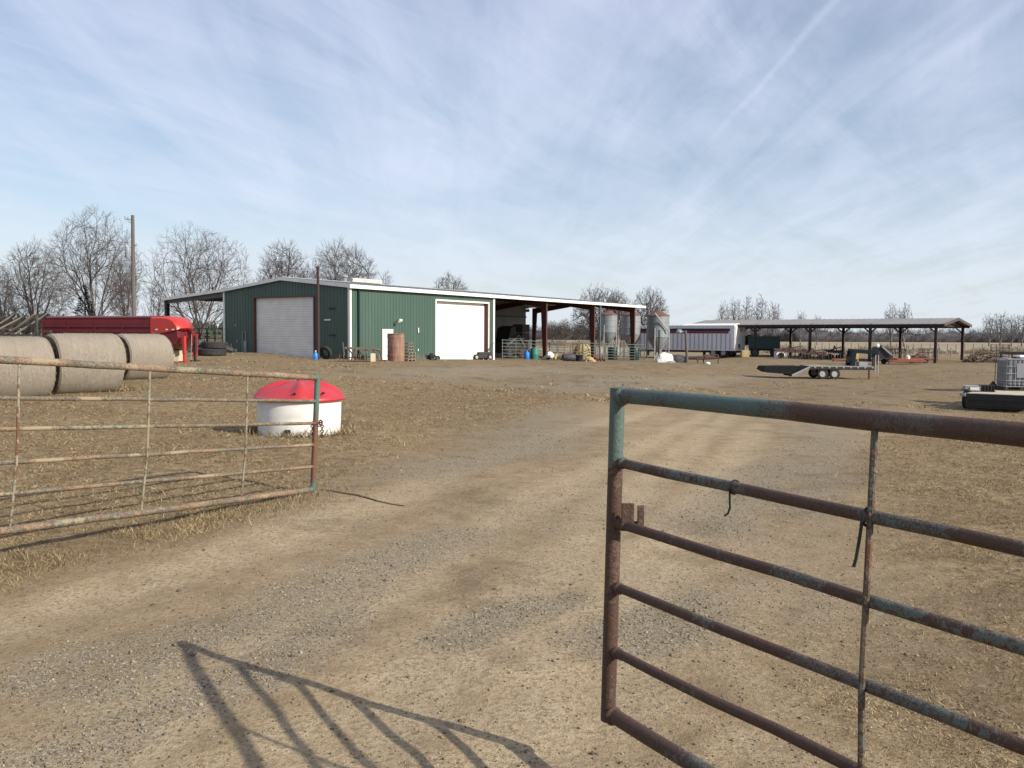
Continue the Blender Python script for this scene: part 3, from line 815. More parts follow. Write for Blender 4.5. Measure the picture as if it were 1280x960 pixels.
loft([(-1.9, .42), (-1.9, 1.415), (-.9, 1.47), (-.22, 1.56), (-.16, 1.25), (-.4, .92), (-1.0, .66)], [(.03, .05, 0), (W2 * .5, .25, 0), (W2 - .1, .95, 0)]).build('front_wall', M_maroon, rt)
MB().box(-9.35, -1.95, .06, .08, zb, zt - .05).build('inner_panel', M_maroon, rt)
m = MB(); m.bar((-.9, W2 / 2, 1.45), (-.15, W2 / 2, 1.5), .2, .16); m.bar((-.25, W2 / 2, 1.5), (-.25, W2 / 2, .95), .13, .13); m.build('gooseneck_coupler', M_maroon, rt)
for y in (.25, W2 - .25):
    jx = 0 if y < 1 else -.75
    m = MB(); m.box(jx - .07, jx + .07, y - .07, y + .07, .42, 1.3); m.box(jx - .05, jx + .05, y - .05, y + .05, .06, .44); m.box(jx - .2, jx + .2, y - .16, y + .16, 0, .06); m.build('jack_leg', M_red if y < 1 else M_dark, rt)
for x in (-5.9, -5.0):
    for y in (-.02, W2 + .02): wheel(rt, x, y + (.05 if y > 1 else -.05), .37, .37, .2)
m = MB(); m.prism([(-6.4, .62), (-6.2, .82), (-4.7, .82), (-4.5, .62)], -.22, .0); m.build('fender', M_red, rt)
m = MB()
for x in (-1.5, -.85, -.45): m.box(x - .07, x + .07, -.025, .01, 1.60, 1.66)
islands(m, 'marker_lamp', M_white, rt)
m = MB(); m.bar((-.2, 1.0, 1.45), (.2, .5, .1), .02, .02); m.build('safety_chain', M_grey, rt)
# pale block under it, red barrel beyond
q_ = GY(216, 46, 447); tag(MB().box(-.45, .45, -.3, .3, -.1, .55).build('stone_block', M_tanstone, None, bevel=.02), 'pale tan block on the grass under the red trailer nose', 'block').location = q_
q_ = GY(244, 52, 436); rt = thing('red_post', q_, 'bright red upright post standing by the dark pens', 'post')
MB().box(-.12, .12, -.12, .12, -.1, 1.28).build('post', M_red, rt, bevel=.02); MB().box(-.15, .15, -.15, .15, 1.28, 1.33).build('post_cap', M_red, rt)
# stacked poles at far left
rt = thing('pole_stack', GY(20, 46, 415), 'leaning stack of old brown poles at the left edge', 'lumber pile', R(-15))
for k in range(9):
    m = MB(); x = -1.6 + k * .34
    m.tube([(x - .9, -.2 + (k % 3) * .25, .95 + .05 * (k % 2)), (x + .75, .2 + (k % 2) * .2, 1.95 + .06 * (k % 3))], [.06, .05], 7); m.build('pole', M_wood if k % 2 else M_junkb, rt)
m = MB(); m.box(-2.3, 1.6, -.1, .0, .9, 1.0); m.box(-2.0, -1.9, -.1, 0, -.1, 1.0); m.box(1.3, 1.4, -.1, 0, -.1, 2.); m.box(-2.3, 1.6, .6, .7, 1.1, 1.2); m.build('rack_rail', M_junkb, rt)

# ------------------------------------------------------------------ utility pole
q_ = GY(168, 80, 425)
ztop = P(168, 269, 80)[2] - q_[2]
rt = thing('utility_pole', q_, 'tall wooden utility pole between the bare trees', 'utility pole')
MB().tube([(0, 0, -.5), (0, 0, ztop * .5), (.03, 0, ztop)], [.20, .18, .14], 12).build('pole', M_pole, rt, True)
MB().lathe([(.17, ztop - 3.9), (.21, ztop - 3.8), (.21, ztop - 3.0), (.12, ztop - 2.85)], 14, (-.4, -.15, 0)).build('transformer', M_grey, rt, True)
m = MB(); m.bar((0, 0, ztop - .45), (-.62, -.1, ztop - .35), .07, .07); m.bar((0, 0, ztop - .75), (-.4, -.1, ztop - .55), .05, .05); m.build('bracket', M_pole, rt)
for x, z in ((-.62, ztop - .3), (-.35, ztop - .35), (.35, ztop - 2.7)): MB().lathe([(.03, 0), (.06, .05), (.04, .1), (.06, .15), (.02, .22)], 8, (x, -.1, z)).build('insulator', M_grey, rt, True)
MB().bar((0, 0, ztop - 2.75), (.38, -.1, ztop - 2.68), .05, .05).build('bracket', M_pole, rt)

# ------------------------------------------------------------------ green metal building
BC = P(437, 357, 57.6); BZ = -.08
TH = R(34.3)
rt = thing('metal_barn', (BC[0], BC[1], BZ), 'big green metal farm shop with white roll-up doors and open bays', 'barn', math.pi / 2 - TH)
BW, BE, BL, LT = 12.65, 16.05, 43.1, 19.87
EV = BC[2] - BZ; RG = EV + .66
def roofz(y):
    if y <= BW / 2: return EV + (RG - EV) * y / (BW / 2)
    if y <= BW: return RG - (RG - EV) * (y - BW / 2) / (BW / 2)
    return EV - (EV - (4.46 - BZ)) * (y - BW) / (LT - BW)

def ribwall(fn, a0, a1, z0, ztop, holes=(), pitch=.305, h=.035):
    """fn(a, out, z) -> point ; vertical ribs"""
    xs = []
    k = 0; a = a0
    while a < a1:
        for o_, d_ in ((0, 0), (.19, 0), (.22, h), (.275, h)):
            x = a + o_
            if x < a1: xs.append((x, d_))
        a += pitch
    xs.append((a1, 0))
    hx = sorted({x for hh in holes for x in hh[:2]})
    for x in hx:
        xs.append((x, 0))
    xs.sort()
    m = MB()
    for (xa, da_), (xb, db_) in zip(xs[:-1], xs[1:]):
        if xb - xa < 1e-5: continue
        mid = (xa + xb) / 2; rng_ = [(z0, None)]
        for h0, h1, hz0, hz1 in holes:
            if h0 < mid < h1: rng_ = ([(z0, hz0)] if hz0 > z0 + .01 else []) + [(hz1, None)]
        for za, zb_ in rng_:
            ta, tb = (ztop(xa), ztop(xb)) if zb_ is None else (zb_, zb_)
            m.add([fn(xa, da_, za), fn(xb, db_, za), fn(xb, db_, tb), fn(xa, da_, ta)], [(0, 1, 2, 3)])
    return m
long_holes = [(8.82, 15.29, -1, 4.40), (3.10, 4.06, -1, 2.22)]
ribwall(lambda a, o, z: (a, -o, z), 0, BE, -.9, lambda a: EV - .02, long_holes).build('wall', M_green, rt)
gab_holes = [(3.33, 9.31, -1, 4.40)]
ribwall(lambda a, o, z: (-o, a, z), 0, BW, -.9, lambda a: roofz(a) - .02, gab_holes).build('wall', M_gsh, rt)
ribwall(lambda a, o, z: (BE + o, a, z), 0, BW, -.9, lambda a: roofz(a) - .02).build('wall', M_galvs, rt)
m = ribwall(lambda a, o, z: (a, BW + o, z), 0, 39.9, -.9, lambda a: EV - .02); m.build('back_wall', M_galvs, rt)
# inner floor slab
MB().box(.05, BE - .05, .05, BW - .05, -1.2, -.02).build('floor_slab', M_grey, rt)
# trims
m = MB(); m.box(-.06, .10, -.075, -.005, -.9, EV); m.box(-.06, -.002, -.003, .12, -.9, EV); m.box(BE - .12, BE + .09, -.075, -.0, -.9, EV - .02); m.box(-.06, -.002, BW - .1, BW + .06, -.9, EV - .03)
islands(m, 'corner_trim', M_trim, rt)
m = MB(); m.box(-.25, BL, -.30, -.10, EV - .17, EV + .07); m.build('eave_fascia', M_trim, rt)
m = MB()
for ya, yb in ((-.3, BW / 2), (BW / 2, BW), (BW, LT)):
    za, zb_ = roofz(max(ya, 0)) + (.03 if ya >= 0 else .0), roofz(yb) + .03
    m.add([(-.27, ya, za - .16), (-.27, yb, zb_ - .16), (-.27, yb, zb_ + .05), (-.27, ya, za + .05), (-.20, ya, za - .16), (-.20, yb, zb_ - .16), (-.20, yb, zb_ + .05), (-.20, ya, za + .05)],
          [(0, 1, 2, 3), (7, 6, 5, 4), (0, 4, 5, 1), (3, 2, 6, 7), (0, 3, 7, 4), (1, 5, 6, 2)])
m.build('gable_trim', M_trim, rt)
# roof with standing ribs
def slope(ya, yb, x0, x1, th=.05):
    m = MB(); za, zb_ = roofz(max(ya, 0)) + .02, roofz(yb) + .02
    if ya < 0: za -= .01
    n = int((x1 - x0) / .61); 
    m.add([(x0, ya, za), (x1, ya, za), (x1, yb, zb_), (x0, yb, zb_), (x0, ya, za + th), (x1, ya, za + th), (x1, yb, zb_ + th), (x0, yb, zb_ + th)],
          [(0, 1, 2, 3), (7, 6, 5, 4), (0, 4, 5, 1), (1, 5, 6, 2), (2, 6, 7, 3), (3, 7, 4, 0)])
    for k in range(n): 
        x = x0 + .2 + k * .61; m.bar((x, ya, za + th + .015), (x, yb, zb_ + th + .015), .05, .05)
    return m
rf = slope(-.29, BW / 2, -.2, BL).build('roof', M_galv, rt)
slope(BW / 2, BW, -.2, BL).build('roof_panel', M_galv, rf); slope(BW, LT, -.2, 41.5).build('lean_to_roof', M_galv, rf)
MB().box(-.2, BL, BW / 2 - .15, BW / 2 + .15, RG + .085, RG + .12).build('ridge_cap', M_galv, rf)
vv = MB(); vv.prism([(BW / 2 - .28, RG + .12), (BW / 2 - .36, RG + .34), (BW / 2 - .2, RG + .42), (BW / 2 + .2, RG + .42), (BW / 2 + .36, RG + .34), (BW / 2 + .28, RG + .12)], 6.4, 9.6, 'yz'); vv.build('ridge_vent', nmat('aged_white_vent', (.55, .53, .49), (.44, .42, .39), 1.5, .6), rf)
MB().lathe([(.16, RG + .1), (.16, RG + .4), (.24, RG + .42), (.25, RG + .52), (.15, RG + .6)], 14, (5.9, BW / 2, 0)).build('turbine_vent', M_grey, rf, True)
# roll-up doors
def rollup(fn, a0, a1, z0, z1, mat, name='roll_up_door'):
    m = MB(); z = z0; 
    while z < z1 - .01:
        zt_ = min(z + .17, z1)
        m.add([fn(a0, .0, z), fn(a1, .0, z), fn(a1, .0, z + .125), fn(a0, .0, z + .125)], [(0, 1, 2, 3)])
        m.add([fn(a0, .0, z + .125), fn(a1, .0, z + .125), fn(a1, -.02, z + .13), fn(a0, -.02, z + .13)], [(0, 1, 2, 3)])
        m.add([fn(a0, -.02, z + .13), fn(a1, -.02, z + .13), fn(a1, .0, zt_), fn(a0, .0, zt_)], [(0, 1, 2, 3)])
        z += .17
    return m.build(name, mat, rt)
d1 = rollup(lambda a, o, z: (a, .30 - o, z), 8.82, 15.29, -.3, 4.42, M_white)
d2 = rollup(lambda a, o, z: (.16 - o, a, z), 3.33, 9.31, -.3, 4.42, M_white)
m = MB()
m.box(8.70, 8.82, -.06, .34, -.5, 4.40); m.box(15.29, 15.41, -.06, .34, -.5, 4.40); m.box(8.70, 15.41, -.06, .34, 4.40, 4.52); m.build('door_frame', M_trim, d1)
MB().box(15.20, 15.288, -.02, .28, -.5, 4.39).build('door_track', M_brown, d1)
m = MB(); m.box(-.06, .18, 9.31, 9.43, -.5, 4.40); m.box(-.06, .18, 3.21, 3.33, -.5, 4.40); m.box(-.06, .18, 3.21, 9.43, 4.40, 4.48); m.build('door_frame', M_brown, d2)
# walk-in door
md = MB().box(3.14, 4.02, -.02, .03, -.1, 2.18).build('door', M_white, rt)
m = MB(); m.box(3.04, 3.14, -.06, .04, -.4, 2.27); m.box(4.02, 4.12, -.06, .04, -.4, 2.27); m.box(3.14, 4.02, -.06, .04, 2.18, 2.27); m.build('frame', M_trim, md)
MB().lathe([(.03, -.08), (.035, -.05), (.015, -.02)], 8, (3.92, -.02, 1.0), 'y').build('handle', M_dark, md, True)
# lamp over the door, downspout, wall boxes
m = MB(); m.bar((4.3, -.04, 2.75), (4.3, -.4, 2.85), .05, .05); m.box(4.18, 4.42, -.45, -.3, 2.72, 2.85); m.build('wall_lamp', M_grey, rt)
MB().box(4.62, 4.9, -.2, -.05, 2.82, 2.98).build('floodlight', M_white, rt)
MB().box(.68, .82, -.14, -.04, -.2, EV - .2).build('downspout', M_dgreen, rt)
MB().box(6.72, 6.80, -.10, -.036, 2.05, 2.4).build('junction_box', M_white, rt); MB().box(6.7, 6.78, -.09, -.036, .75, .9).build('junction_box', M_white, rt)
m = MB(); m.box(-.16, -.036, 10.1, 10.35, .6, 1.4); m.tube([(-.1, 10.2, 1.4), (-.1, 10.2, 2.1)], .03, 6); m.tube([(-.1, 10.55, .0), (-.1, 10.55, 2.0), (-.1, 10.3, 2.1)], .03, 6); m.build('electric_meter', M_grey, rt)
for y, z in ((11.2, 2.45), (11.05, 1.3)): MB().box(-.09, -.036, y, y + .18, z, z + .12).build('vent_cover', M_grey, rt)
for y, z in ((1.3, 3.55), (1.7, 2.8), (1.3, 1.8)): MB().box(-.09, -.036, y, y + .55, z, z + .09).build('wall_vent', M_dark if z != 2.8 else M_white, rt)
# steel frames of the open bays
FX = (24.1, 32.7, 41.2)
for x in FX:
    m = MB(); m.add([(x - .1, .02, -.9), (x + .1, .02, -.9), (x + .1, .30, -.9), (x - .1, .30, -.9), (x - .1, .02, EV - .15), (x + .1, .02, EV - .15), (x + .1, .62, EV - .15), (x - .1, .62, EV - .15)],
                 [(0, 1, 2, 3), (7, 6, 5, 4), (0, 4, 5, 1), (1, 5, 6, 2), (2, 6, 7, 3), (3, 7, 4, 0)]); m.build('column', M_iron, rt)
    m = MB(); m.add([(x - .1, BW - .30, -.9), (x + .1, BW - .30, -.9), (x + .1, BW - .05, -.9), (x - .1, BW - .05, -.9), (x - .1, BW - .62, EV - .15), (x + .1, BW - .62, EV - .15), (x + .1, BW - .05, EV - .15), (x - .1, BW - .05, EV - .15)],
                 [(0, 1, 2, 3), (7, 6, 5, 4), (0, 4, 5, 1), (1, 5, 6, 2), (2, 6, 7, 3), (3, 7, 4, 0)]); m.build('column', M_iron, rt)
    for ya, yb in ((.05, BW / 2), (BW / 2, BW - .05)):
        za, zb_ = roofz(ya) - .1, roofz(yb) - .1
        da_, db_ = (.62, .34) if yb <= BW / 2 + .01 else (.34, .62)
        m = MB(); m.add([(x - .09, ya, za - da_), (x + .09, ya, za - da_), (x + .09, yb, zb_ - db_), (x - .09, yb, zb_ - db_), (x - .09, ya, za), (x + .09, ya, za), (x + .09, yb, zb_), (x - .09, yb, zb_)],
                        [(0, 1, 2, 3), (7, 6, 5, 4), (0, 4, 5, 1), (1, 5, 6, 2), (2, 6, 7, 3), (3, 7, 4, 0)]); m.build('rafter', M_iron, rt)
m = MB()
for y in np.arange(.3, BW, 1.3): m.bar((BE, y, roofz(y) - .05), (BL - .1, y, roofz(y) - .05), .06, .1)
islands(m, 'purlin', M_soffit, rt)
m = MB(); m.box(BE + .1, 39.8, BW - .16, BW - .06, 3.9, 4.05); m.box(BE + .1, 39.8, BW - .16, BW - .06, 2.1, 2.2); islands(m, 'wall_girt', M_soffit, rt)
# left lean-to
for x in (.1, 8.2, 16.3, 24.4, 32.5, 40.6):
    MB().box(x - .14, x + .14, LT - .35, LT - .07, -.6, roofz(LT) - .05).build('lean_to_post', M_dark, rt)
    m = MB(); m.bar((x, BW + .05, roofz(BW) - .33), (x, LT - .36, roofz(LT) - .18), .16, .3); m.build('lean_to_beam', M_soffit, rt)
m = MB()
for y in np.arange(BW + .6, LT, 1.2): m.bar((0, y, roofz(y) - .03), (41.3, y, roofz(y) - .03), .06, .08)
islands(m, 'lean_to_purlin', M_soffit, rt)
MB().tube([(33.5, -.12, -.9), (33.5, -.12, EV - .2)], .07, 10).build('drain_pipe', M_panel, rt, True)
BARN = rt
MBARN = Matrix.Translation((BC[0], BC[1], 0)) @ Matrix.Rotation(math.pi / 2 - TH, 4, 'Z')
def bl(x, y):
    p = MBARN @ Vector((x, y, 0)); return np.array([p.x, p.y, T(p.x, p.y)])
BRZ = math.pi / 2 - TH
# rusty pole in front of the gable
q_ = GY(398, 56.5, 447); zt = P(398, 333, 56.5)[2] - q_[2]
tag(MB().tube([(q_[0], q_[1], q_[2] - .4), (q_[0], q_[1], q_[2] + zt)], .085, 10).build('rusty_pole', nmat('dark_rust_pole', (.055, .03, .024), (.04, .024, .02), 2, .8), None, True), 'tall thin rusty pole standing before the shaded gable end', 'pole')

# ------------------------------------------------------------------ things round the barn
def tyre(m, c, ax, r, w):
    d, a, b = basis(ax); base = len(m.v); n = 28
    prof = [(.56, -.4), (.9, -.5), (1, -.35), (1, .35), (.9, .5), (.56, .4), (.6, 0)]
    for rr, z in prof:
        for k in range(n):
            t = 2 * math.pi * k / n; m.v.append(tuple(Vector(c) + d * (z * w) + (a * math.cos(t) + b * math.sin(t)) * (rr * r)))
    L = len(prof)
    for i in range(L):
        for k in range(n):
            k2 = (k + 1) % n; i2 = (i + 1) % L
            m.f.append((base + i * n + k, base + i * n + k2, base + i2 * n + k2, base + i2 * n + k))
    return m
q_ = GY(265, 54, 441)
for k, lab in enumerate(('huge black tractor tyre lying flat at the barn corner, under another', 'huge black tractor tyre lying flat on top of another by the barn corner')):
    o = tag(tyre(MB(), (0, 0, 0), (.03, .02, 1), .85 - .12 * k, .42).build('tractor_tyre', M_rubber, None, True), lab, 'tyre', 'old tyres at the barn'); o.location = (q_[0] + .1 * k, q_[1] + .1 * k, q_[2] + .2 + .42 * k)
q_ = GY(407, 57.3, 447); o = tag(tyre(MB(), (0, 0, .42), (.4, .9, .35), .45, .22).build('car_tyre', M_rubber, None, True), 'black tyre leaning against the gable wall beside the rusty pole', 'tyre', 'old tyres at the barn'); o.location = q_
q_ = GY(394.5, 56.2, 446); rt = thing('fuel_can', q_, 'small blue jug by the foot of the rusty pole', 'jug'); MB().lathe([(.13, 0), (.14, .1), (.14, .36), (.06, .46), (.05, .52)], 12).build('body', M_blue, rt, True); MB().lathe([(.05, .52), (.055, .57), (.01, .58)], 10).build('cap', M_white, rt)
# rusty upright tank and stack of pallets
c = bl(.9, -3.2); q_ = GY(495, c[1], 452)
rt = thing('rusted_tank', q_, 'upright rusty steel tank standing before the white walk-in door', 'tank')
m = MB(); prof = []
for z in np.linspace(-.1, 1.74, 24): prof.append((.54 + (.018 if int(z * 10) % 6 == 3 else 0), float(z)))
m.lathe(prof, 40, jit=.004).build('shell', M_rustdrum, rt, True); MB().lathe([(.565, 1.70), (.57, 1.76), (.5, 1.765), (.02, 1.72)], 40).build('rim', M_rustdrum, rt, True)
q2 = GY(507, c[1] + .9, 451)
for k in range(6):
    o = MB(); wv = .5 - .035 * k
    o.box(-wv, wv, -.45, .45, .1, .13)
    for y in (-.42, 0, .38): o.box(-wv, wv, y, y + .06, 0, .1)
    o = tag(o.build('pallet', M_wood, None), ['lowest grey pallet of the stack behind the rusty tank', 'second pallet from the ground behind the rusty tank', 'third pallet from the ground behind the rusty tank',
        'third pallet from the top behind the rusty tank', 'pallet just under the top one behind the rusty tank', 'topmost and narrowest pallet behind the rusty tank'][k], 'pallet', 'pallets stacked behind the rusty tank')
    o.location = (q2[0] + .03 * (k % 3), q2[1], q2[2] + k * .21); o.rotation_euler.z = R(-28 + k * 3)
# disc harrow
q_ = GY(452, 53, 451); rt = thing('disc_harrow', q_, 'rusty disc harrow with grey frame bars by the barn corner', 'harrow', R(12))
m = MB()
m.bar((-1.0, 0, .82), (.9, 0, .80), .09, .12); m.bar((-.2, .9, .72), (1.2, .7, .70), .09, .12); m.bar((-.8, 0, .8), (-.2, .9, .72), .08, .08); m.bar((.7, 0, .8), (1.1, .7, .7), .08, .08); m.bar((.1, 0, .8), (.4, .8, .7), .07, .07)
m.bar((-1.0, -.1, .3), (-1.1, -.1, 1.15), .06, .06); m.bar((.3, .1, .8), (.32, .1, 1.05), .04, .04); m.build('frame', M_panel2, rt)
m = MB()
for a, b in (((-.85, 0, .9), (-.55, -.2, .45)), ((-.2, 0, .8), (.15, -.3, .2)), ((.65, .1, .8), (1.0, -.1, .15)), ((1.1, .7, .7), (1.25, .6, .1)), ((-.4, .1, .8), (-.6, -.3, .15))): m.bar(a, b, .07, .05)
islands(m, 'shank', M_junk, rt)
for y, n0, x0 in ((-.35, 7, -1.3), (.55, 6, -.4)):
    m = MB(); m.bar((x0 - .1, y, .26), (x0 + n0 * .24, y + .12, .26), .05, .05)
    for k in range(n0): m.lathe([(.005, .045), (.14, .02), (.25, -.02), (.255, -.025), (.14, .012), (.005, .038)], 18, (x0 + k * .24, y + .02 * k, .25), 'x')
    m.build('disc_gang', M_junk, rt)
MB().box(.5, .8, -.4, -.1, 0, .5).build('weight_block', M_tanstone, rt, bevel=.02)
# mower and other low things at the long wall
c = bl(8.2, -.7); q_ = GY(540, c[1], 450); rt = thing('push_mower', q_, 'small black mower with an upright handle left of the big white door', 'mower', R(-20))
m = MB(); m.lathe([(.3, .12), (.32, .3), (.2, .42), (.1, .5)], 16); m.build('deck', M_dark, rt, True)
for x in (-.38, .36):
    for y in (-.25, .25): wheel(rt, x, y, .16, .16, .09)
m = MB(); m.tube([(-.3, -.2, .3), (-.9, -.2, 1.15), (-.9, .2, 1.15), (-.3, .2, .3)], .02, 6); m.build('handle', M_dark, rt)
c = bl(15.2, -.6); q_ = GY(604, c[1], 449); rt = thing('junk_engine', q_, 'dark heap of machine parts at the right edge of the big white door', 'machine part', R(30))
m = MB(); m.box(-.9, .3, -.3, .3, .12, .42); m.box(-.5, .7, -.2, .2, .42, .62); m.bar((.3, 0, .5), (1.0, .1, 1.35), .06, .06); m.build('engine_block', M_dark, rt, bevel=.05)
for x in (-.75, .45): wheel(rt, x, -.32, .22, .22, .12)
# moss-green spill: painted plank lying before the door
c = bl(10.0, -2.4); q_ = GY(556, c[1], 452); o = tag(MB().box(-1.6, 1.6, -.5, .5, 0, .05).build('door_mat', nmat('green_turf_mat', (.10, .20, .10), (.16, .22, .13), 9, .95), None), 'thin faded green mat lying before the big white door', 'mat'); o.location = (q_[0], q_[1], q_[2] + .01); o.rotation_euler.z = BRZ * .2

# corral panels across the open bays
def panel(p0, p1, label, mat, nr=6, h=1.62, n=(0, .5, 1)):
    p0, p1 = np.array(p0), np.array(p1); o = p0
    L_ = math.hypot(*(p1 - p0)[:2]); a = math.atan2(p1[1] - p0[1], p1[0] - p0[0]); dz = p1[2] - p0[2]
    r_ = thing('corral_panel', o, label, 'corral panel', a, 'pipe corral panels before the open bays')
    for k in range(nr):
        z = .22 + (h - .26) * k / (nr - 1); MB().tube([(0, 0, z), (L_, 0, z + dz)], .035 if k in (0, nr - 1) else .028, 6).build('rail', mat, r_)
    for t in n: MB().tube([(t * L_, -.01, .0 + dz * t), (t * L_, -.01, h + dz * t + .02)], .045, 6).build('upright', mat, r_)
    return r_
Yp = 82
pts = [GY(x, Y_, 449) for x, Y_ in ((627, 73.5), (661, 76.5), (697, 80), (728, 83), (756, 86), (780, 88), (806, 90))]
labs = ['leftmost panel, touching the white barn corner trim', 'panel behind the blue and green barrels', 'brown panel behind the junk heap', 'panel behind the black tubs in front of the third column',
        'panel in front of the leftmost silo', 'rightmost panel, in front of the middle silo']
for k in range(6): panel(pts[k], pts[k + 1], 'pipe corral ' + labs[k], M_panel2 if k == 2 else M_panel, n=(0.02, .5, .98))
pts = [GY(x, Y_, 436) for x, Y_ in ((686, 97), (716, 99), (745, 101))]
for k in range(2): panel(pts[k], pts[k + 1], ['farther corral panel seen inside the bay just right of the second column', 'farther corral panel seen inside the bay left of the drain pipe'][k], M_panel2, n=(0.02, .98))
# under the left lean-to
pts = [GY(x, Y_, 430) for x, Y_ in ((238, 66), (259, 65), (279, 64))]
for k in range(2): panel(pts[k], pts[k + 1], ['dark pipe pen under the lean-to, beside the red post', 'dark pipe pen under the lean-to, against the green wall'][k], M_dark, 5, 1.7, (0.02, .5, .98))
def heap(name, px, Y, w, d, h, mat, label, cat, seed, n=14, size=(.25, .6), sticks=6, py=445):
    q_ = GY(px, Y, py); rg = random.Random(seed); r_ = thing(name, q_, label, cat, rg.uniform(-.3, .3))
    m = MB()
    for k in range(n):
        a = rg.uniform(-1, 1); hh = h * (1 - a * a * .7); s = rg.uniform(*size)
        M = Matrix.Translation((a * w / 2, rg.uniform(-d / 2, d / 2), rg.uniform(.1, max(.15, hh - s * .3)))) @ Matrix.Rotation(rg.uniform(0, 3), 4, (rg.random(), rg.random(), rg.random()))
        m.box(-s / 2, s / 2, -s * .35, s * .35, -s * .2, s * .2, M)
    islands(m, 'scrap', mat[0], r_, bevel=.02)
    if sticks:
        m = MB()
        for k in range(sticks):
            a = rg.uniform(-.9, .9) * w / 2; m.bar((a, rg.uniform(-d / 2, d / 2), .05), (a + rg.uniform(-.9, .9), rg.uniform(-d / 2, d / 2), rg.uniform(.4, 1.15) * h), .06, .06)
        islands(m, 'loose_bar', mat[1], r_)
    return r_
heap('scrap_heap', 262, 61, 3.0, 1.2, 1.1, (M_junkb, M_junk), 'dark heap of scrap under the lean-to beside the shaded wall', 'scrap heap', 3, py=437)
# machinery stored in the bay
c = GY(634, 84); rt = thing('stored_machine', c, 'dark tall machine with grey arms stored deep in the first open bay', 'machine', BRZ)
m = MB(); m.box(-1.6, 1.2, -1, 1, .5, 1.6); m.prism([(-.9, 1.6), (-.5, 2.9), (.2, 3.1), (.6, 1.6)], -.8, .8); m.build('body', M_dark, rt, bevel=.08)
m = MB(); m.bar((-1.6, -1.05, 1.2), (.3, -1.1, 2.2), .12, .18); m.bar((.3, -1.1, 2.2), (1.4, -1.1, 1.0), .12, .18); m.bar((-1.4, -1.1, 1.9), (1.2, -1.1, 1.9), .08, .1); m.build('loader_arm', nmat('dull_arm', (.10, .10, .10), (.07, .07, .07), 2, .6), rt)
for x in (-1.1, 1.0): wheel(rt, x, -1.0, .55, .55, .3, M_junkb)
c = GY(646, 82); rt = thing('round_feeder', c, 'dark barred hay feeder standing inside the bay behind the first panel', 'hay feeder', BRZ)
m = MB()
for z in (.1, .6, 1.3): 
    for k in range(24):
        t, t2 = 2 * math.pi * k / 24, 2 * math.pi * (k + 1) / 24; m.bar((1.1 * math.cos(t), 1.1 * math.sin(t), z), (1.1 * math.cos(t2), 1.1 * math.sin(t2), z), .04, .05)
for k in range(16):
    t = 2 * math.pi * k / 16; m.bar((1.1 * math.cos(t), 1.1 * math.sin(t), 0), (1.1 * math.cos(t + .2), 1.1 * math.sin(t + .2), 1.3), .03, .03)
m.build('ring', M_junk, rt)
c = GY(651, 89); rt = thing('dark_cabinet', c, 'tall dark crate stack standing by the first column inside the bay', 'crate', BRZ)
for k in range(4): MB().box(-.7 + .03 * k, .7, -.6, .6, k * .85, k * .85 + .8).build('crate_box', M_junkb, rt, bevel=.03)
# barrels, tubs and junk before the panels
q_ = GY(658.5, 75, 451); rt = thing('barrel', q_, 'small bright blue plastic barrel before the corral panels', 'barrel', group='plastic barrels before the panels')
MB().lathe([(.20, -.02), (.225, .05), (.225, .48), (.2, .55), (.12, .60), (.10, .66)], 20).build('body', M_blue, rt, True); MB().lathe([(.10, .66), (.11, .70), (.02, .71)], 14).build('cap', M_blue, rt)
q_ = GY(668, 76, 450.5); rt = thing('barrel', q_, 'taller dark green plastic barrel beside the small blue one', 'barrel', group='plastic barrels before the panels')
MB().lathe([(.34, -.02), (.36, .1), (.36, .35), (.375, .4), (.36, .45), (.36, .9), (.34, .95)], 24).build('body', M_gplast, rt, True); MB().lathe([(.34, .95), (.30, .93), (.02, .92)], 20).build('cap', M_gplast, rt)
heap('brush_heap', 693, 76.5, 1.9, .8, .75, (M_straw, M_wood), 'tangled tan heap with white scraps right of the green barrel', 'junk heap', 9, 12, (.2, .5), 10, 450)
q_ = GY(687, 76.3, 447); o = tag(MB().lathe([(.3, 0), (.34, .2), (.26, .42), (.05, .5)], 9, jit=.16).build('feed_sack', M_tarpw, None, True), 'crumpled white sack on the left side of the tan junk heap', 'sack'); o.location = (q_[0], q_[1] - .4, q_[2] + .25)
heap('scrap_heap', 679, 77, 1.2, .6, .5, (M_dark, M_dark), 'low dark scrap on the ground just right of the green barrel', 'scrap heap', 12, 8, (.2, .45), 2, 450)
q_ = GY(711, 76, 452); o = tag(MB().lathe([(.30, 0), (.32, .05), (.32, 1.05), (.28, 1.1)], 20, (0, 0, 0), 'x').build('black_drum', M_tarpd, None, True), 'dark grey drum lying on its side right of the tan heap', 'drum'); o.location = (q_[0] - .5, q_[1], q_[2] + .3); o.rotation_euler.z = .1
q_ = GY(724, 76, 452.5); rt = thing('black_tub', q_, 'open black tub between the lying drum and the straw', 'tub'); MB().lathe([(.27, 0), (.33, .52), (.35, .55), (.31, .54), (.27, .3), (.02, .28)], 20).build('tub', M_black, rt, True)
q_ = GY(737, 77, 451); o = tag(MB().lathe([(.6, -.02), (.5, .15), (.3, .33), (.05, .42)], 11, jit=.2).build('straw_pile', M_straw, None), 'small pile of yellow straw right of the black tub', 'straw'); o.location = q_
q_ = GY(728, 86.5, 443); o = tag(MB().lathe([(.85, -.02), (.9, .5), (.8, 1.1), (.5, 1.45), (.05, 1.5)], 13, jit=.08).build('hay_stack', M_straw, None), 'loose yellow hay heaped behind the corral panel', 'hay'); o.location = q_
heap('scrap_heap', 747, 78.5, 1.3, .6, .42, (M_junk, M_red), 'low reddish scrap on the ground right of the straw pile', 'scrap heap', 31, 9, (.15, .4), 3, 452)
q_ = GY(768, 88, 446)
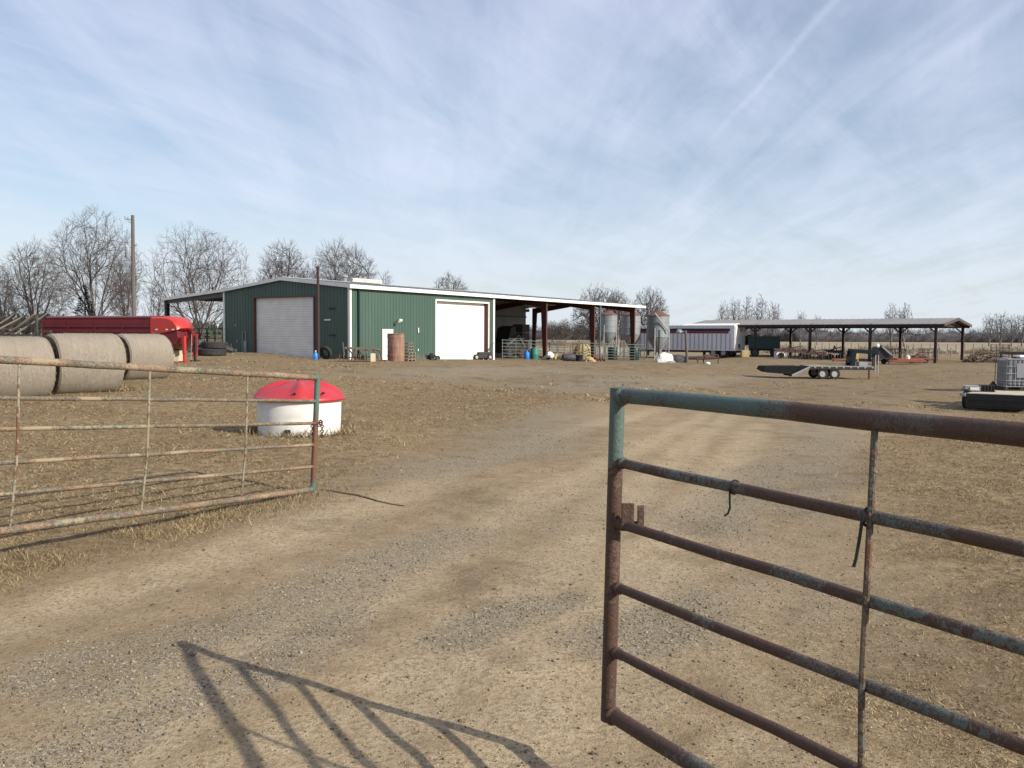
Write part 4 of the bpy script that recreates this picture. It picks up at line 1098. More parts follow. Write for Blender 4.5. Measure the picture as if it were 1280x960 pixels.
for k, (dx, lab) in enumerate(((0, 'dark green drum behind the panel left of the middle silo'), (2.2, 'dark green drum behind the rightmost panel'))):
    o = tag(MB().lathe([(.45, 0), (.48, .1), (.48, 1.2), (.45, 1.25), (.02, 1.24)], 18).build('feed_drum', M_dgreen, None, True), lab, 'drum', 'dark drums behind the panels'); o.location = (q_[0] + dx, q_[1] + 1.5, q_[2])
# silos
def silo(px, Y, label, seed, wpx):
    q_ = GY(px, Y, 449); zt = P(px, 388.5, Y)[2] - q_[2]; r = wpx / FP * Y / 2
    rt = thing('feed_silo', q_, label, 'silo', seed, 'steel feed silos beside the barn')
    top = zt - .55; cyl = top - 2.3
    m = MB(); pr = []
    for k in range(13): z = cyl + (top - cyl) * k / 12; pr += [(r, z)] + ([(r + .03, z + .02), (r + .03, z + .05), (r, z + .07)] if k % 4 == 0 and k < 12 else [])
    m.lathe(pr, 32).build('bin_wall', M_silo, rt, True)
    MB().lathe([(r + .05, top - .02), (r + .05, top + .03), (r * .3, zt - .06), (r * .28, zt), (.02, zt + .04)], 32).build('roof', M_silotop, rt, True)
    MB().lathe([(.2, cyl - 1.6), (.24, cyl - 1.55), (r - .02, cyl), (r - .02, cyl + .02)], 32).build('hopper_cone', M_silo, rt, True)
    for k in range(4):
        t = math.pi / 4 + math.pi / 2 * k; x, y = (r + .03) * math.cos(t), (r + .03) * math.sin(t)
        MB().bar((x, y, -.4), (x, y, cyl + 1.0), .1, .1).build('leg', M_grey, rt)
    m = MB()
    for k in range(4):
        t, t2 = math.pi / 4 + math.pi / 2 * k, math.pi / 4 + math.pi / 2 * (k + 1); rr = r + .03
        m.bar((rr * math.cos(t), rr * math.sin(t), .25), (rr * math.cos(t2), rr * math.sin(t2), cyl - .2), .04, .04)
    m.build('brace', M_grey, rt)
    return rt, r, zt
silo(760, 116, 'leftmost silo, seen under the barn roof beside the drain pipe', .2, 22)
silo(788, 106, 'middle silo, half behind the last barn column', .7, 24)
s3, r3, z3 = silo(822, 95, 'rightmost silo, clear of the barn and nearest the white trailer', .35, 27.5)
MB().tube([(-1.1, -r3 - .1, z3 - .3), (.55, -r3 - .25, z3 - 2.3)], .07, 8).build('auger_tube', M_silver, s3, True)
# post and poles before the trailer
q_ = GY(823.5, 84, 449); zt = P(823, 413, 84)[2] - q_[2]; tag(MB().tube([(0, 0, -.3), (0, 0, zt)], .075, 8).build('steel_post', M_dark, None), 'thin black steel post just left of the white film heap', 'post').location = q_
q_ = GY(859, 82, 449.5); zt = P(858, 413, 82)[2] - q_[2]
rt = thing('yard_light_post', q_, 'grey wooden post with a lamp standing before the white trailer', 'post')
MB().tube([(0, 0, -.3), (-.08, 0, zt * .5), (-.2, 0, zt)], [.14, .12, .11], 10).build('post', M_pole, rt, True)
m = MB(); m.bar((-.2, 0, zt - .15), (-.75, -.1, zt + .0), .05, .05); m.lathe([(.05, .12), (.2, .05), (.26, -.12), (.2, -.2)], 14, (-.8, -.1, zt - .05)); m.build('lamp', M_grey, rt, True)
rg = random.Random(5)
q_ = GY(831, 82, 451); m = MB()
n = 16
for i, (r, z) in enumerate([(.95, 0), (.98, .2), (.85, .45), (.6, .66), (.33, .78), (.02, .85)]):
    for k in range(n): 
        t = 2 * math.pi * k / n; rr = r * rg.uniform(.78, 1.15); m.v.append((rr * math.cos(t), rr * math.sin(t) * .7, z * rg.uniform(.8, 1.15)))
for i in range(5):
    for k in range(n): m.f.append((i * n + k, i * n + (k + 1) % n, (i + 1) * n + (k + 1) % n, (i + 1) * n + k))
tag(m.build('film_heap', M_tarpw, None), 'crumpled heap of white plastic film before the rightmost silo', 'plastic film').location = q_
q_ = GY(847, 82.5, 450); tag(MB().lathe([(.75, 0), (.8, .35), (.55, .62), (.2, .72), (.02, .73)], 10, jit=.14).build('tarp_heap', M_tarpd, None), 'dark tarp bundle between the white film and the wooden post', 'tarp').location = q_
q_ = GY(886, 80, 450); rt = thing('rusty_implement', q_, 'low rusty implement frame with legs right of the wooden post', 'implement')
m = MB(); m.bar((-1.1, 0, .45), (.9, 0, .55), .1, .1); m.bar((-.4, .4, .75), (.9, .3, .8), .09, .09); m.bar((.85, 0, -.05), (.85, 0, .8), .09, .09); m.bar((-1.0, 0, -.05), (-1.0, 0, .5), .09, .09); m.bar((-.4, .4, 0), (-.4, .4, .8), .08, .08); m.bar((-1.1, 0, .3), (-.2, .2, .75), .06, .06); m.build('frame', M_junk, rt)
MB().box(-.35, .8, .1, .35, .45, .7).build('hopper', M_junk, rt, bevel=.04)
q_ = GY(885, 78, 451); tag(MB().lathe([(.22, 0), (.25, .1), (.12, .2), (.02, .22)], 10, jit=.1).build('white_bag', M_tarpw, None, True), 'small white bag lying under the rusty implement', 'bag').location = q_

# ------------------------------------------------------------------ white semi trailer
A = GY(917.5, 98, 448); A0 = np.array([A[0], A[1]])
rt = thing('grain_trailer', (A[0], A[1], A[2]), 'long ribbed white hopper trailer with a dark red stripe along its top', 'trailer', R(-40))
Lt, Wt = 13.2, 2.55; zb, ztp = P(917, 438.5, 98)[2] - A[2], P(917, 406.5, 98)[2] - A[2]
m = MB(); m.box(-Lt, 0, .02, Wt, zb, ztp - .02); m.build('box_body', M_white, rt)
M_ts = nmat('white_ribbed_side', (.66, .67, .71), (.58, .59, .63), .6, .5)
M_rib = nmat('grey_rib', (.36, .37, .41), (.3, .31, .34), 1, .5)
m = MB(); m.box(-Lt, 0, -.02, .02, zb, zb + .12); m.box(-Lt, 0, -.03, .02, ztp - .14, ztp)
k = 0; x = -Lt
while x < -.05:
    m.box(x + .12, x + .55, -.012, .02, zb + .12, ztp - .14); x += .55
m.build('side_panel', M_ts, rt)
x = -Lt
while x < -.05: MB().box(x, x + .12, -.07, .0, zb + .122, ztp - .95).build('side_rib', M_rib, rt); x += .55
M_st1 = nmat('black_stripe', (.02, .02, .03), (.03, .03, .04), 2, .5); M_st2 = nmat('dark_red_stripe', (.20, .03, .04), (.15, .025, .03), 2, .5)
sb = MB().box(-Lt, -.55, -.045, -.015, ztp - .66, ztp - .36).build('black_stripe', M_st1, rt)
MB().box(-Lt, -.7, -.046, -.015, ztp - .90, ztp - .68).build('red_stripe', M_st2, rt)
m = MB(); m.prism([(-8.3, ztp - .82), (-8.1, ztp - .42), (-7.4, ztp - .42), (-7.5, ztp - .56), (-7.9, ztp - .6), (-7.95, ztp - .82)], -.06, -.046); m.build('dark_emblem', nmat('emblem_blue', (.02, .05, .09), (.03, .06, .1), 2, .5), rt)
m = MB(); m.prism([(-7.3, ztp - .8), (-7.05, ztp - .42), (-6.6, ztp - .42), (-6.3, ztp - .8)], -.06, -.046); m.build('pale_emblem', M_white, rt)
M = MB(); M.box(.0, .05, .1, Wt - .08, zb, ztp - .1); M.box(.05, .09, .08, .2, zb, ztp - .1); M.box(.05, .09, Wt - .2, Wt - .1, zb, ztp - .1); M.build('end_panel', M_white, rt)
MB().lathe([(.02, .05), (.18, .05), (.18, .09), (.02, .1)], 14, (0, Wt * .6, ztp - .55), 'x').build('round_mark', M_grey, rt)
MB().box(.05, .08, Wt * .35, Wt * .5, zb + .25, zb + .75).build('end_placard', M_dark, rt)
m = MB(); n = 8; m.prism([(Wt * k / n, ztp + .22 * math.sin(math.pi * k / n)) for k in range(n + 1)], -6.5, -.1, 'yz'); m.build('tarp', M_tarpw, rt, True)
m = MB(); m.box(-Lt, 0, .5, .65, zb - .25, zb); m.box(-Lt, 0, Wt - .65, Wt - .5, zb - .25, zb); m.box(-.3, -.1, .2, Wt - .2, .55, zb); m.build('chassis', M_junk, rt)
for x0 in (-9.8, -5.2):
    m = MB(); m.add([(x0 - 1.3, .2, zb), (x0 + 1.3, .2, zb), (x0 + 1.3, Wt - .2, zb), (x0 - 1.3, Wt - .2, zb), (x0 - .35, .9, .45), (x0 + .35, .9, .45), (x0 + .35, Wt - .9, .45), (x0 - .35, Wt - .9, .45)],
        [(0, 1, 2, 3), (7, 6, 5, 4), (0, 4, 5, 1), (1, 5, 6, 2), (2, 6, 7, 3), (3, 7, 4, 0)]); m.build('hopper', M_ts, rt)
for x in (-2.6, -1.35):
    for y in (.3, Wt - .3): wheel(rt, x, y, .48, .5, .5)
for y in (.5, Wt - .5): MB().box(-11.4, -11.2, y - .1, y + .1, 0, zb).build('landing_leg', M_junk, rt)
q_ = GY(931, 96, 449); tag(MB().box(-.4, .4, -.3, .3, 0, .75).build('straw_bale', M_straw, None, bevel=.05), 'small square straw bale at the right end of the white trailer', 'bale').location = (q_[0], q_[1], q_[2] + .0)

# ------------------------------------------------------------------ pole barn on the right
A = P(1171, 405.2, 85); gx = np.array([.66, .75]) / math.hypot(.66, .75)
lx = np.array([-gx[1], gx[0]])
base = P(1171, 454, 85)[2]
rt = thing('pole_barn', (A[0], A[1], base), 'long low open pole barn with a grey metal roof on dark posts', 'pole barn', math.atan2(lx[1], lx[0]))
# local x = long axis to the left/back, local y = right-hand normal reversed
ev = A[2] - base
sgn = -1  # gable direction is -y
GW, GL = 9.2, 27.0; rdg = ev + .62
for k in range(5):
    for y in (0, -GW):
        MB().bar((k * 6.2 + .05, y, -1.0), (k * 6.2 + .05, y, ev - .05), .24, .24).build('post', M_postd, rt)
    if k < 5:
        m = MB()
        for y, s_ in ((0, -1), (-GW, 1)):
            x = k * 6.2 + .05
            for dx in (-1, 1):
                if (k == 0 and dx < 0): continue
                m.bar((x, y, ev - .85), (x + dx * .75, y, ev - .2), .1, .12)
        islands(m, 'knee_brace', M_postd, rt)
        m = MB(); x = k * 6.2 + .05
        m.bar((x, 0, ev - .1), (x, -GW, ev - .1), .1, .22); m.bar((x, 0, ev - .0), (x, -GW / 2, rdg - .1), .1, .16); m.bar((x, -GW, ev - .0), (x, -GW / 2, rdg - .1), .1, .16)
        for t in (.25, .5, .75): m.bar((x, -GW * t, ev - .05), (x, -GW * t, ev + (rdg - ev) * (1 - abs(2 * t - 1)) - .1), .08, .08)
        m.build('truss', M_postd, rt)
m = MB()
for y in (0, -GW): m.box(-.6, GL, y - .06, y + .06, ev - .28, ev - .02)
islands(m, 'header_beam', M_postd, rt)
M_pbr = nmat('pale_roof_sheet', (.215, .205, .197), (.17, .163, .157), .6, .5)
for ya, yb, nm in ((.2, -GW / 2, 'roof'), (-GW / 2, -GW - .2, 'roof')):
    za, zb_ = (ev - .02, rdg) if ya > 0 else (rdg, ev - .02)
    m = MB(); x0, x1 = -.7, GL + .3
    m.add([(x0, ya, za), (x1, ya, za), (x1, yb, zb_), (x0, yb, zb_), (x0, ya, za + .05), (x1, ya, za + .05), (x1, yb, zb_ + .05), (x0, yb, zb_ + .05)], [(0, 1, 2, 3), (7, 6, 5, 4), (0, 4, 5, 1), (1, 5, 6, 2), (2, 6, 7, 3), (3, 7, 4, 0)])
    for k in range(int((x1 - x0) / .61)): x = x0 + .1 + k * .61; m.bar((x, ya, za + .065), (x, yb, zb_ + .065), .05, .04)
    m.build(nm, M_pbr, rt)
m = MB()
for ya, yb in ((.2, -GW / 2), (-GW / 2, -GW - .2)):
    za, zb_ = (ev - .02, rdg) if ya > 0 else (rdg, ev - .02)
    m.bar((-.74, ya, za - .05), (-.74, yb, zb_ - .05), .05, .26)
m.build('gable_trim', nmat('dull_brown_trim', (.085, .062, .052), (.06, .045, .04), 1.5, .6), rt)
# things under and around the pole barn
def wagon(px, Y, label):
    q_ = GY(px, Y, 446); rt = thing('farm_wagon', q_, label, 'wagon', R(-12))
    m = MB(); m.prism([(-1.75, .85), (-1.75, 2.15), (1.25, 2.2), (1.5, 1.9), (1.5, .85)], 0, 1.9); m.build('box_body', M_dgreen, rt, bevel=.05)
    MB().box(-1.8, 1.55, -.04, 1.94, 2.1, 2.24).build('top_rim', M_dgreen, rt)
    m = MB(); m.bar((1.5, .95, .7), (2.9, .95, .45), .12, .14); m.box(-1.7, 1.5, .4, 1.5, .65, .85); m.build('chassis', M_dark, rt)
    for x in (-1.1, 1.0):
        for y in (.0, 1.9): wheel(rt, x, y, .42, .42, .25, M_junkb)
    return rt
wagon(957, 97, 'dark green box wagon parked under the left end of the pole barn')
q_ = GY(945, 99, 440); m = MB(); m.lathe([(.6, 0), (.8, .5), (.5, 1.0), (.1, 1.2)], 9, jit=.25); o = tag(m.build('dark_bundle', M_junkb, None), 'dark bundle standing behind the green wagon', 'bundle'); o.location = (q_[0], q_[1] + 3, q_[2] + 1.2)
def harrow(px, Y, label, w, seed, h=1.1, mats=(M_junk, M_junkb)):
    q_ = GY(px, Y, 449); rg = random.Random(seed); rt = thing('field_implement', q_, label, 'implement', rg.uniform(-.2, .2), 'implements by the pole barn')
    m = MB()
    for k in range(3): m.bar((-w / 2, k * .5, h * .62 + .1 * k), (w / 2, k * .5 + .1, h * .5 + .12 * k), .1, .12)
    for k in range(4): x = -w / 2 + w * (k + .5) / 4; m.bar((x, 0, h * .6), (x + .2, 1.1, h * .7), .08, .1)
    m.bar((-w * .2, .2, h * .6), (-w * .05, .4, h * 1.15), .09, .09); m.bar((w * .1, .2, h * .6), (-w * .05, .4, h * 1.15), .09, .09); m.bar((-w * .45, .6, h * .7), (w * .35, .5, h * 1.05), .07, .1)
    m.build('frame', mats[0], rt)
    m = MB()
    for k in range(int(w / .33)):
        x = -w / 2 + .1 + k * .33; m.tube([(x, .0, h * .6), (x - .1, -.12, h * .35), (x + .05, -.05, .0)], .03, 5)
    islands(m, 'tine', mats[1], rt)
    m = MB()
    for k in range(int(w / .4)): m.lathe([(.005, .04), (.2, .01), (.26, -.03), (.2, .0), (.005, .03)], 14, (-w / 2 + .2 + k * .4, .9, .26), 'x')
    islands(m, 'disc', mats[0], rt)
    for x in (-w * .3, w * .3): wheel(rt, x, .4, .3, .3, .18, M_junkb)
    return rt
harrow(990, 92, 'wide reddish tillage implement lying before the pole barn posts', 3.4, 4, 1.25)
harrow(1018, 90, 'reddish tine implement left of the middle pole barn post', 2.6, 14, 1.0)
harrow(1046, 93, 'dark toothed implement with pale tips under the pole barn', 2.0, 24, 1.25, (M_junkb, M_silver))
q_ = GY(976, 93, 447); tag(MB().box(-.6, .6, -.4, .4, .0, .7).build('white_crate', M_tarpw, None, bevel=.04), 'off-white box on the ground right of the green wagon', 'box').location = q_
q_ = GY(1064, 88, 447); tag(MB().box(-.6, .6, -.4, .4, .0, .75).build('yellow_bale', nmat('yellow_straw', (.45, .30, .10), (.36, .23, .08), 6, .95), None, bevel=.05), 'orange-yellow square bale behind the trailer gooseneck', 'bale').location = q_
q_ = GY(1060, 87, 450); rt = thing('orange_boom', q_, 'thin orange bar lying on the ground before the yellow bale', 'bar'); MB().bar((-1.6, 0, .25), (1.0, 0, .2), .12, .14).build('bar', M_orange, rt); MB().box(-1.5, -1.4, -.1, .1, 0, .25).build('foot', M_junk, rt); MB().box(.8, .9, -.1, .1, 0, .25).build('foot', M_junk, rt)
# baler-like machine and rotary cutter
q_ = GY(1104, 80, 455); rt = thing('hay_machine', q_, 'dark mechanical implement with a pale slanted bar behind the trailer neck', 'implement', R(-8))
m = MB(); m.prism([(-.9, .6), (-.7, 1.55), (-.1, 1.75), (.9, 1.0), (.9, .6)], .2, 1.2); m.bar((-.9, 0, .6), (1.2, 0, .5), .1, .12); m.build('body', M_dark, rt, bevel=.04)
MB().bar((-.1, .1, 1.6), (.75, .05, .85), .12, .1).build('slanted_bar', M_silver, rt)
for x in (-.5, .5): MB().box(x - .05, x + .05, 0, .1, -.02, .6).build('leg', M_junk, rt)
MB().lathe([(.14, 1.55), (.18, 1.7), (.1, 1.85), (.02, 1.88)], 10, (-.5, .1, 0)).build('cap', M_white, rt)
MB().box(-1.1, -.85, .0, .1, .9, 1.25).build('white_plate', M_white, rt)
q_ = GY(1134, 80, 453); rt = thing('rotary_cutter', q_, 'low orange rotary cutter on the grass before the pole barn', 'implement', R(-6))
m = MB(); m.prism([(-1.6, .28), (-1.5, .5), (1.3, .5), (1.7, .3), (1.7, .2), (-1.6, .2)], 0, 1.6); m.build('deck', M_orange, rt, bevel=.03)
m = MB(); m.bar((1.2, .8, .5), (2.6, .8, .55), .1, .1); m.bar((.8, .8, .5), (1.6, .8, .95), .08, .08); m.build('hitch', M_orange, rt); wheel(rt, -1.8, .8, .24, .24, .15, M_junkb)
MB().lathe([(.2, .5), (.2, .75), (.05, .82)], 12, (.3, .8, 0)).build('gearbox', M_white, rt, True)
harrow(1150, 84, 'low reddish implement under the right bay of the pole barn', 2.2, 44, .8)
for k, (px, lab) in enumerate(((1120, 'black hoop feeder under the pole barn, left of its last bay post'), (1160, 'dark hoop feeder near the corner post of the pole barn'))):
    q_ = GY(px, 92, 446); rt = thing('hoop_feeder', q_, lab, 'feeder', group='hoop feeders under the pole barn')
    m = MB()
    for z in (.1, .8, 1.2):
        for j in range(20):
            t, t2 = 2 * math.pi * j / 20, 2 * math.pi * (j + 1) / 20; m.bar((.9 * math.cos(t), .9 * math.sin(t), z), (.9 * math.cos(t2), .9 * math.sin(t2), z), .05, .05)
    for j in range(12):
        t = 2 * math.pi * j / 12; m.bar((.9 * math.cos(t), .9 * math.sin(t), 0), (.9 * math.cos(t), .9 * math.sin(t), 1.2), .04, .04)
    m.build('ring', M_junkb, rt)

# ------------------------------------------------------------------ gooseneck flatbed
q_ = GY(1036, 63, 474.5); rt = thing('flatbed_trailer', q_, 'low grey gooseneck flatbed with folded black ramps in the middle of the yard', 'trailer', R(-3), 'flatbed trailers')
zd = .93
M_deckg = nmat('grey_plank_deck', (.27, .25, .21), (.19, .175, .15), 1.6, .85, (1, 7, 1), .3)
x0, x1, Wd = -1.35, 3.15, 2.4
m = MB(); m.box(x0, x1, 0, Wd, zd - .05, zd); m.build('deck', M_deckg, rt)
m = MB(); m.box(x0, x1, -.03, .09, zd - .26, zd - .052); m.box(x0, x1, Wd - .09, Wd + .03, zd - .26, zd - .052)
for k in range(9): x = x0 + .2 + k * .5; m.box(x, x + .07, .09, Wd - .09, zd - .16, zd - .053)
m.build('frame', M_dark, rt)
m = MB()
for k in range(9): x = x0 + .3 + k * .5; m.box(x, x + .12, -.06, -.03, zd - .14, zd - .02)
islands(m, 'stake_pocket', M_grey, rt)
m = MB(); m.prism([(x0, zd), (x0, zd - .16), (x0 - 1.25, zd - .75), (x0 - 1.25, zd - .62)], 0, Wd); m.build('dovetail', M_ramp, rt)
m = MB(); m.bar((x0, -.03, zd - .07), (x0 - 1.25, -.03, zd - .68), .06, .12); m.build('dovetail_edge', M_grey, rt)
for y in (.1, 1.45):
    m = MB(); m.prism([(x0 - 1.2, zd - .62), (x0 - .6, zd - .02), (x0 - 3.1, zd - .05), (x0 - 3.25, zd - .3), (x0 - 2.9, zd - .5)], y, y + .85); m.build('ramp', M_ramp, rt)
for x in (-.42, .42):
    for y in (.1, Wd - .1): wheel(rt, x, y, .38, .38, .22)
m = MB(); m.prism([(-.95, .7), (-.8, .79), (.8, .79), (.95, .7)], -.06, .2); m.build('fender', M_dark, rt)
m = MB(); y = Wd / 2
for yy in (y - .5, y + .5):
    m.bar((1.85, yy, zd), (1.95, yy, zd + 1.05), .2, .3, (1, 0, 0)); m.bar((1.85, yy, zd + 1.1), (3.6, yy, zd + .98), .16, .26)
m.box(1.85, 2.0, y - .5, y + .5, zd + .8, zd + 1.1); m.build('gooseneck', M_neck, rt)
m = MB(); m.bar((3.5, y, zd + 1.0), (3.5, y, zd - .05), .16, .16); m.box(3.15, 3.75, y - .55, y + .55, zd + .85, zd + 1.05); m.build('coupler', M_dark, rt)
for dx in (3.45, 3.65): MB().box(dx - .022, dx + .022, y - .6, y - .54, .35, zd + .8).build('jack_leg', M_silver, rt)
MB().box(2.75, 2.85, -.02, .08, -.02, zd - .05).build('front_leg', M_iron, rt)
m = MB(); m.box(2.3, 2.9, .6, 1.3, zd, zd + .3); m.build('tool_box', M_grey, rt)

# ------------------------------------------------------------------ flatbed at right edge, tote, pickup
A = P(1207, 513, 34); za = T(A[0], A[1]); wx = np.array([.8, -.6]); 
rt = thing('flatbed_trailer', (A[0], A[1], za), 'plank-decked black flatbed cut off by the right edge', 'trailer', math.atan2(-.6, .8), 'flatbed trailers')
TD = .66; LB = 5.2; WA = 2.5   # x = across, y = along (away)
m = MB()
for k in range(9): x = .02 + k * (WA - .04) / 9; m.box(x, x + (WA - .04) / 9 - .012, .05, LB, TD - .05, TD + random.uniform(-.004, .004))
m.build('deck', M_deck, rt)
m = MB(); m.box(-.03, WA + .03, -.06, .045, TD - .16, TD - .02); m.box(-.06, .015, -.06, LB, TD - .2, TD - .01); m.box(WA - .015, WA + .06, -.06, LB, TD - .2, TD - .01)
for y in (.8, 1.9, 3.0, 4.1): m.box(.02, WA - .02, y, y + .08, TD - .18, TD - .055)
m.build('frame', M_dark, rt)
m = MB(); m.box(.0, WA, -.13, -.06, .12, TD - .10); m.box(.1, WA - .1, -.18, -.13, .2, .26); m.box(.1, WA - .1, -.18, -.13, .42, .48); m.build('tail_board', M_dark, rt)
for x, y in ((-.2, 1.2), (WA + .2, 1.2), (-.2, 2.05), (WA + .2, 2.05)): wheel(rt, x, y, .34, .34, .2, M_junkb, axis='x')
m = MB(); m.box(-.32, -.06, .75, 2.5, .72, .76); m.build('fender', M_dark, rt)
MB().box(-.20, .0, -.16, .02, TD - .12, TD).build('corner_bracket', M_grey, rt)
def onbed(x, y, z=TD):
    c, s = .8, .6
    return (A[0] + x * c + y * s, A[1] - x * s + y * c, za + z)
tz = math.atan2(-.6, .8)
bt = thing('tool_tray', onbed(-.02, 1.35, TD + .012), 'small grey metal box with a caged end on the deck corner', 'box', tz + .35)
MB().box(-.3, .25, -.25, .25, 0, .22).build('box', M_grey, bt, bevel=.01)
m = MB()
for k in range(5): m.box(.28 + k * .11, .31 + k * .11, -.25, .25, 0, .26)
m.box(.25, .78, -.25, .25, 0, .03); m.box(.25, .78, -.25, -.22, .23, .26); m.build('cage', M_dark, bt)
MB().box(-.12, .2, -.27, -.25, .05, .17).build('label_plate', M_white, bt)
tt = thing('water_tote', onbed(1.2, 3.6, TD + .012), 'cloudy plastic water tote in a metal cage standing on the flatbed', 'water tote', R(-6))
MB().box(-.52, .52, -.46, .46, .16, 1.10).build('tank', M_tote, tt, True, bevel=.06)
MB().lathe([(.16, 1.09), (.16, 1.16), (.12, 1.18), (.01, 1.18)], 16).build('lid', M_dark, tt)
m = MB(); g = []
for k in range(8):
    x = -.56 + k * 1.12 / 7
    for y in (-.50, .50): m.bar((x, y, .12), (x, y, 1.13), .02, .02)
for k in range(6):
    y = -.5 + k * .2
    for x in (-.56, .56): m.bar((x, y, .12), (x, y, 1.13), .02, .02)
for z in (.14, .35, .6, .85, 1.12):
    for y in (-.51, .51): m.bar((-.57, y, z), (.57, y, z), .022, .022)
    for x in (-.57, .57): m.bar((x, -.51, z), (x, .51, z), .022, .022)
m.build('cage', M_grey, tt)
MB().box(-.2, .3, -.525, -.52, .45, .95).build('info_plate', nmat('dull_plate', (.22, .225, .25), (.18, .185, .21), 3, .5), tt)
m = MB(); m.box(-.6, .6, -.52, .52, .0, .03)
for x in (-.55, 0, .5): m.box(x - .05, x + .06, -.52, .52, .03, .12)
m.build('pallet', M_dark, tt)
tt.scale = (1.06, 1.06, 1.15)
tr = MB().box(-.3, .3, -.15, .15, 0, .1).build('white_rag', M_tarpw, None, bevel=.03); tag(tr, 'white cloth lying on top of the water tote', 'cloth'); tr.location = onbed(1.5, 3.55, TD + 1.34)
jug = MB().lathe([(.12, 0), (.13, .2), (.05, .3), (.04, .34)], 12).build('black_jug', M_black, None, True); tag(jug, 'black jug beside the left foot of the water tote', 'jug'); jug.location = onbed(.42, 3.3, TD + .012)
# pickup behind
q_ = P(1264, 470, 44); z = T(q_[0], q_[1]); rt = thing('pickup_truck', (q_[0], q_[1], z), 'black pickup mostly hidden behind the water tote', 'pickup', R(-12))
m = MB(); m.prism([(0, .5), (0, 1.0), (.15, 1.08), (1.5, 1.1), (5.3, 1.1), (5.4, .5)], 0, 1.85); m.build('body', M_black, rt, True, bevel=.06)
m = MB(); m.prism([(1.3, 1.1), (1.8, 1.75), (2.1, 1.8), (3.4, 1.8), (3.6, 1.1)], .12, 1.73); m.build('cab_glass', M_glass, rt)
m = MB(); m.box(1.85, 3.45, .1, 1.75, 1.78, 1.84); m.build('roof', M_black, rt, bevel=.03)
for x in (.9, 4.4):
    for y in (.08, 1.77): wheel(rt, x, y, .37, .37, .24)
# headache rack roofline seen over the tote
m = MB(); m.box(-.05, 2.2, .05, 1.8, 1.92, 2.06); m.box(0, .06, .05, .11, 1.0, 1.92); m.box(0, .06, 1.74, 1.8, 1.0, 1.92); m.build('rack', M_black, rt)
# brush pile
q_ = GY(1231, 86, 448); rg = random.Random(3); m = MB()
for k in range(260):
    a, r = rg.uniform(0, 6.28), rg.random() ** .5 * 2.0; h = 1.3 * (1 - (r / 2.1) ** 2); p = Vector((r * math.cos(a), r * math.sin(a) * .7, rg.uniform(0, max(.1, h))))
    d = Vector((rg.uniform(-1, 1), rg.uniform(-1, 1), rg.uniform(-.3, .5))).normalized() * rg.uniform(.3, .9); m.bar(p - d / 2, p + d / 2, .035, .035)
tag(m.build('brush_pile', M_junk, None), 'brown pile of dead brush on the grass right of the pole barn', 'brush pile').location = q_
# pen beyond
for k, (px, lab) in enumerate(((1238, 'left'), (1244, 'second'), (1251, 'third'))):
    pass
p0, p1 = GY(1238, 104, 440), GY(1262, 100, 440); panel(p0, p1, 'dark pipe panel standing alone beyond the brush pile', M_junk, 5, 1.6, (.02, .33, .66, .98))

# ------------------------------------------------------------------ wire fences far right
def fence(pts, label, n, h=1.15, r=.06):
    rt = thing('wire_fence', pts[0], label, 'fence', group='wire fences in the far fields')
    o = np.array(pts[0]); P_ = []
    seg = [np.array(p) for p in pts]; tot = len(seg) - 1
    for k in range(n + 1):
        t = k / n * tot; i = min(int(t), tot - 1); q_ = seg[i] + (seg[i + 1] - seg[i]) * (t - i)
        q_[2] = T(q_[0], q_[1]); P_.append(q_ - o)
    for p in P_:
        MB().tube([tuple(p - np.array([0, 0, .3])), tuple(p + np.array([random.uniform(-.04, .04), 0, h + random.uniform(-.1, .15)]))], r, 6).build('post', M_wood, rt)
    m = MB()
    for z in (.35, .65, .95):
        for a, b in zip(P_[:-1], P_[1:]): m.bar(a + np.array([0, 0, z]), b + np.array([0, 0, z]), .018, .018)
    m.build('wire', M_grey, rt)
fence([GY(960, 128), GY(1120, 120), GY(1300, 118)], 'nearer post and wire fence behind the pole barn', 26)
fence([GY(930, 190), GY(1110, 185), GY(1330, 175)], 'farther pale post fence crossing the field on the right', 40, 1.3, .09)
fence([GY(630, 150), GY(720, 150), GY(800, 150)], 'post and wire fence seen through the open end of the barn', 12)
fence([GY(-60, 75), GY(90, 85), GY(240, 88)], 'post and wire fence below the bare trees on the left', 22)

# ------------------------------------------------------------------ bare trees
def tubes(segs, n):
    a = np.array([s[0] for s in segs]); b = np.array([s[1] for s in segs]); r0 = np.array([s[2] for s in segs]); r1 = np.array([s[3] for s in segs])
    d = b - a; d /= np.linalg.norm(d, axis=1, keepdims=True) + 1e-9
    up = np.where(np.abs(d[:, 2:3]) < .9, np.array([[0, 0, 1.]]), np.array([[1., 0, 0]]))
    s = np.cross(d, up); s /= np.linalg.norm(s, axis=1, keepdims=True); t = np.cross(s, d)
    V = []
    for p, r in ((a, r0), (b, r1)):
        for k in range(n):
            an = 2 * math.pi * k / n; V.append(p + (s * math.cos(an) + t * math.sin(an)) * r[:, None])
    V = np.stack(V, 1)
    f = np.array([(k, (k + 1) % n, n + (k + 1) % n, n + k) for k in range(n)])
    F_ = (np.arange(len(a))[:, None, None] * 2 * n + f[None]).reshape(-1, 4)
    return V.reshape(-1, 3), F_

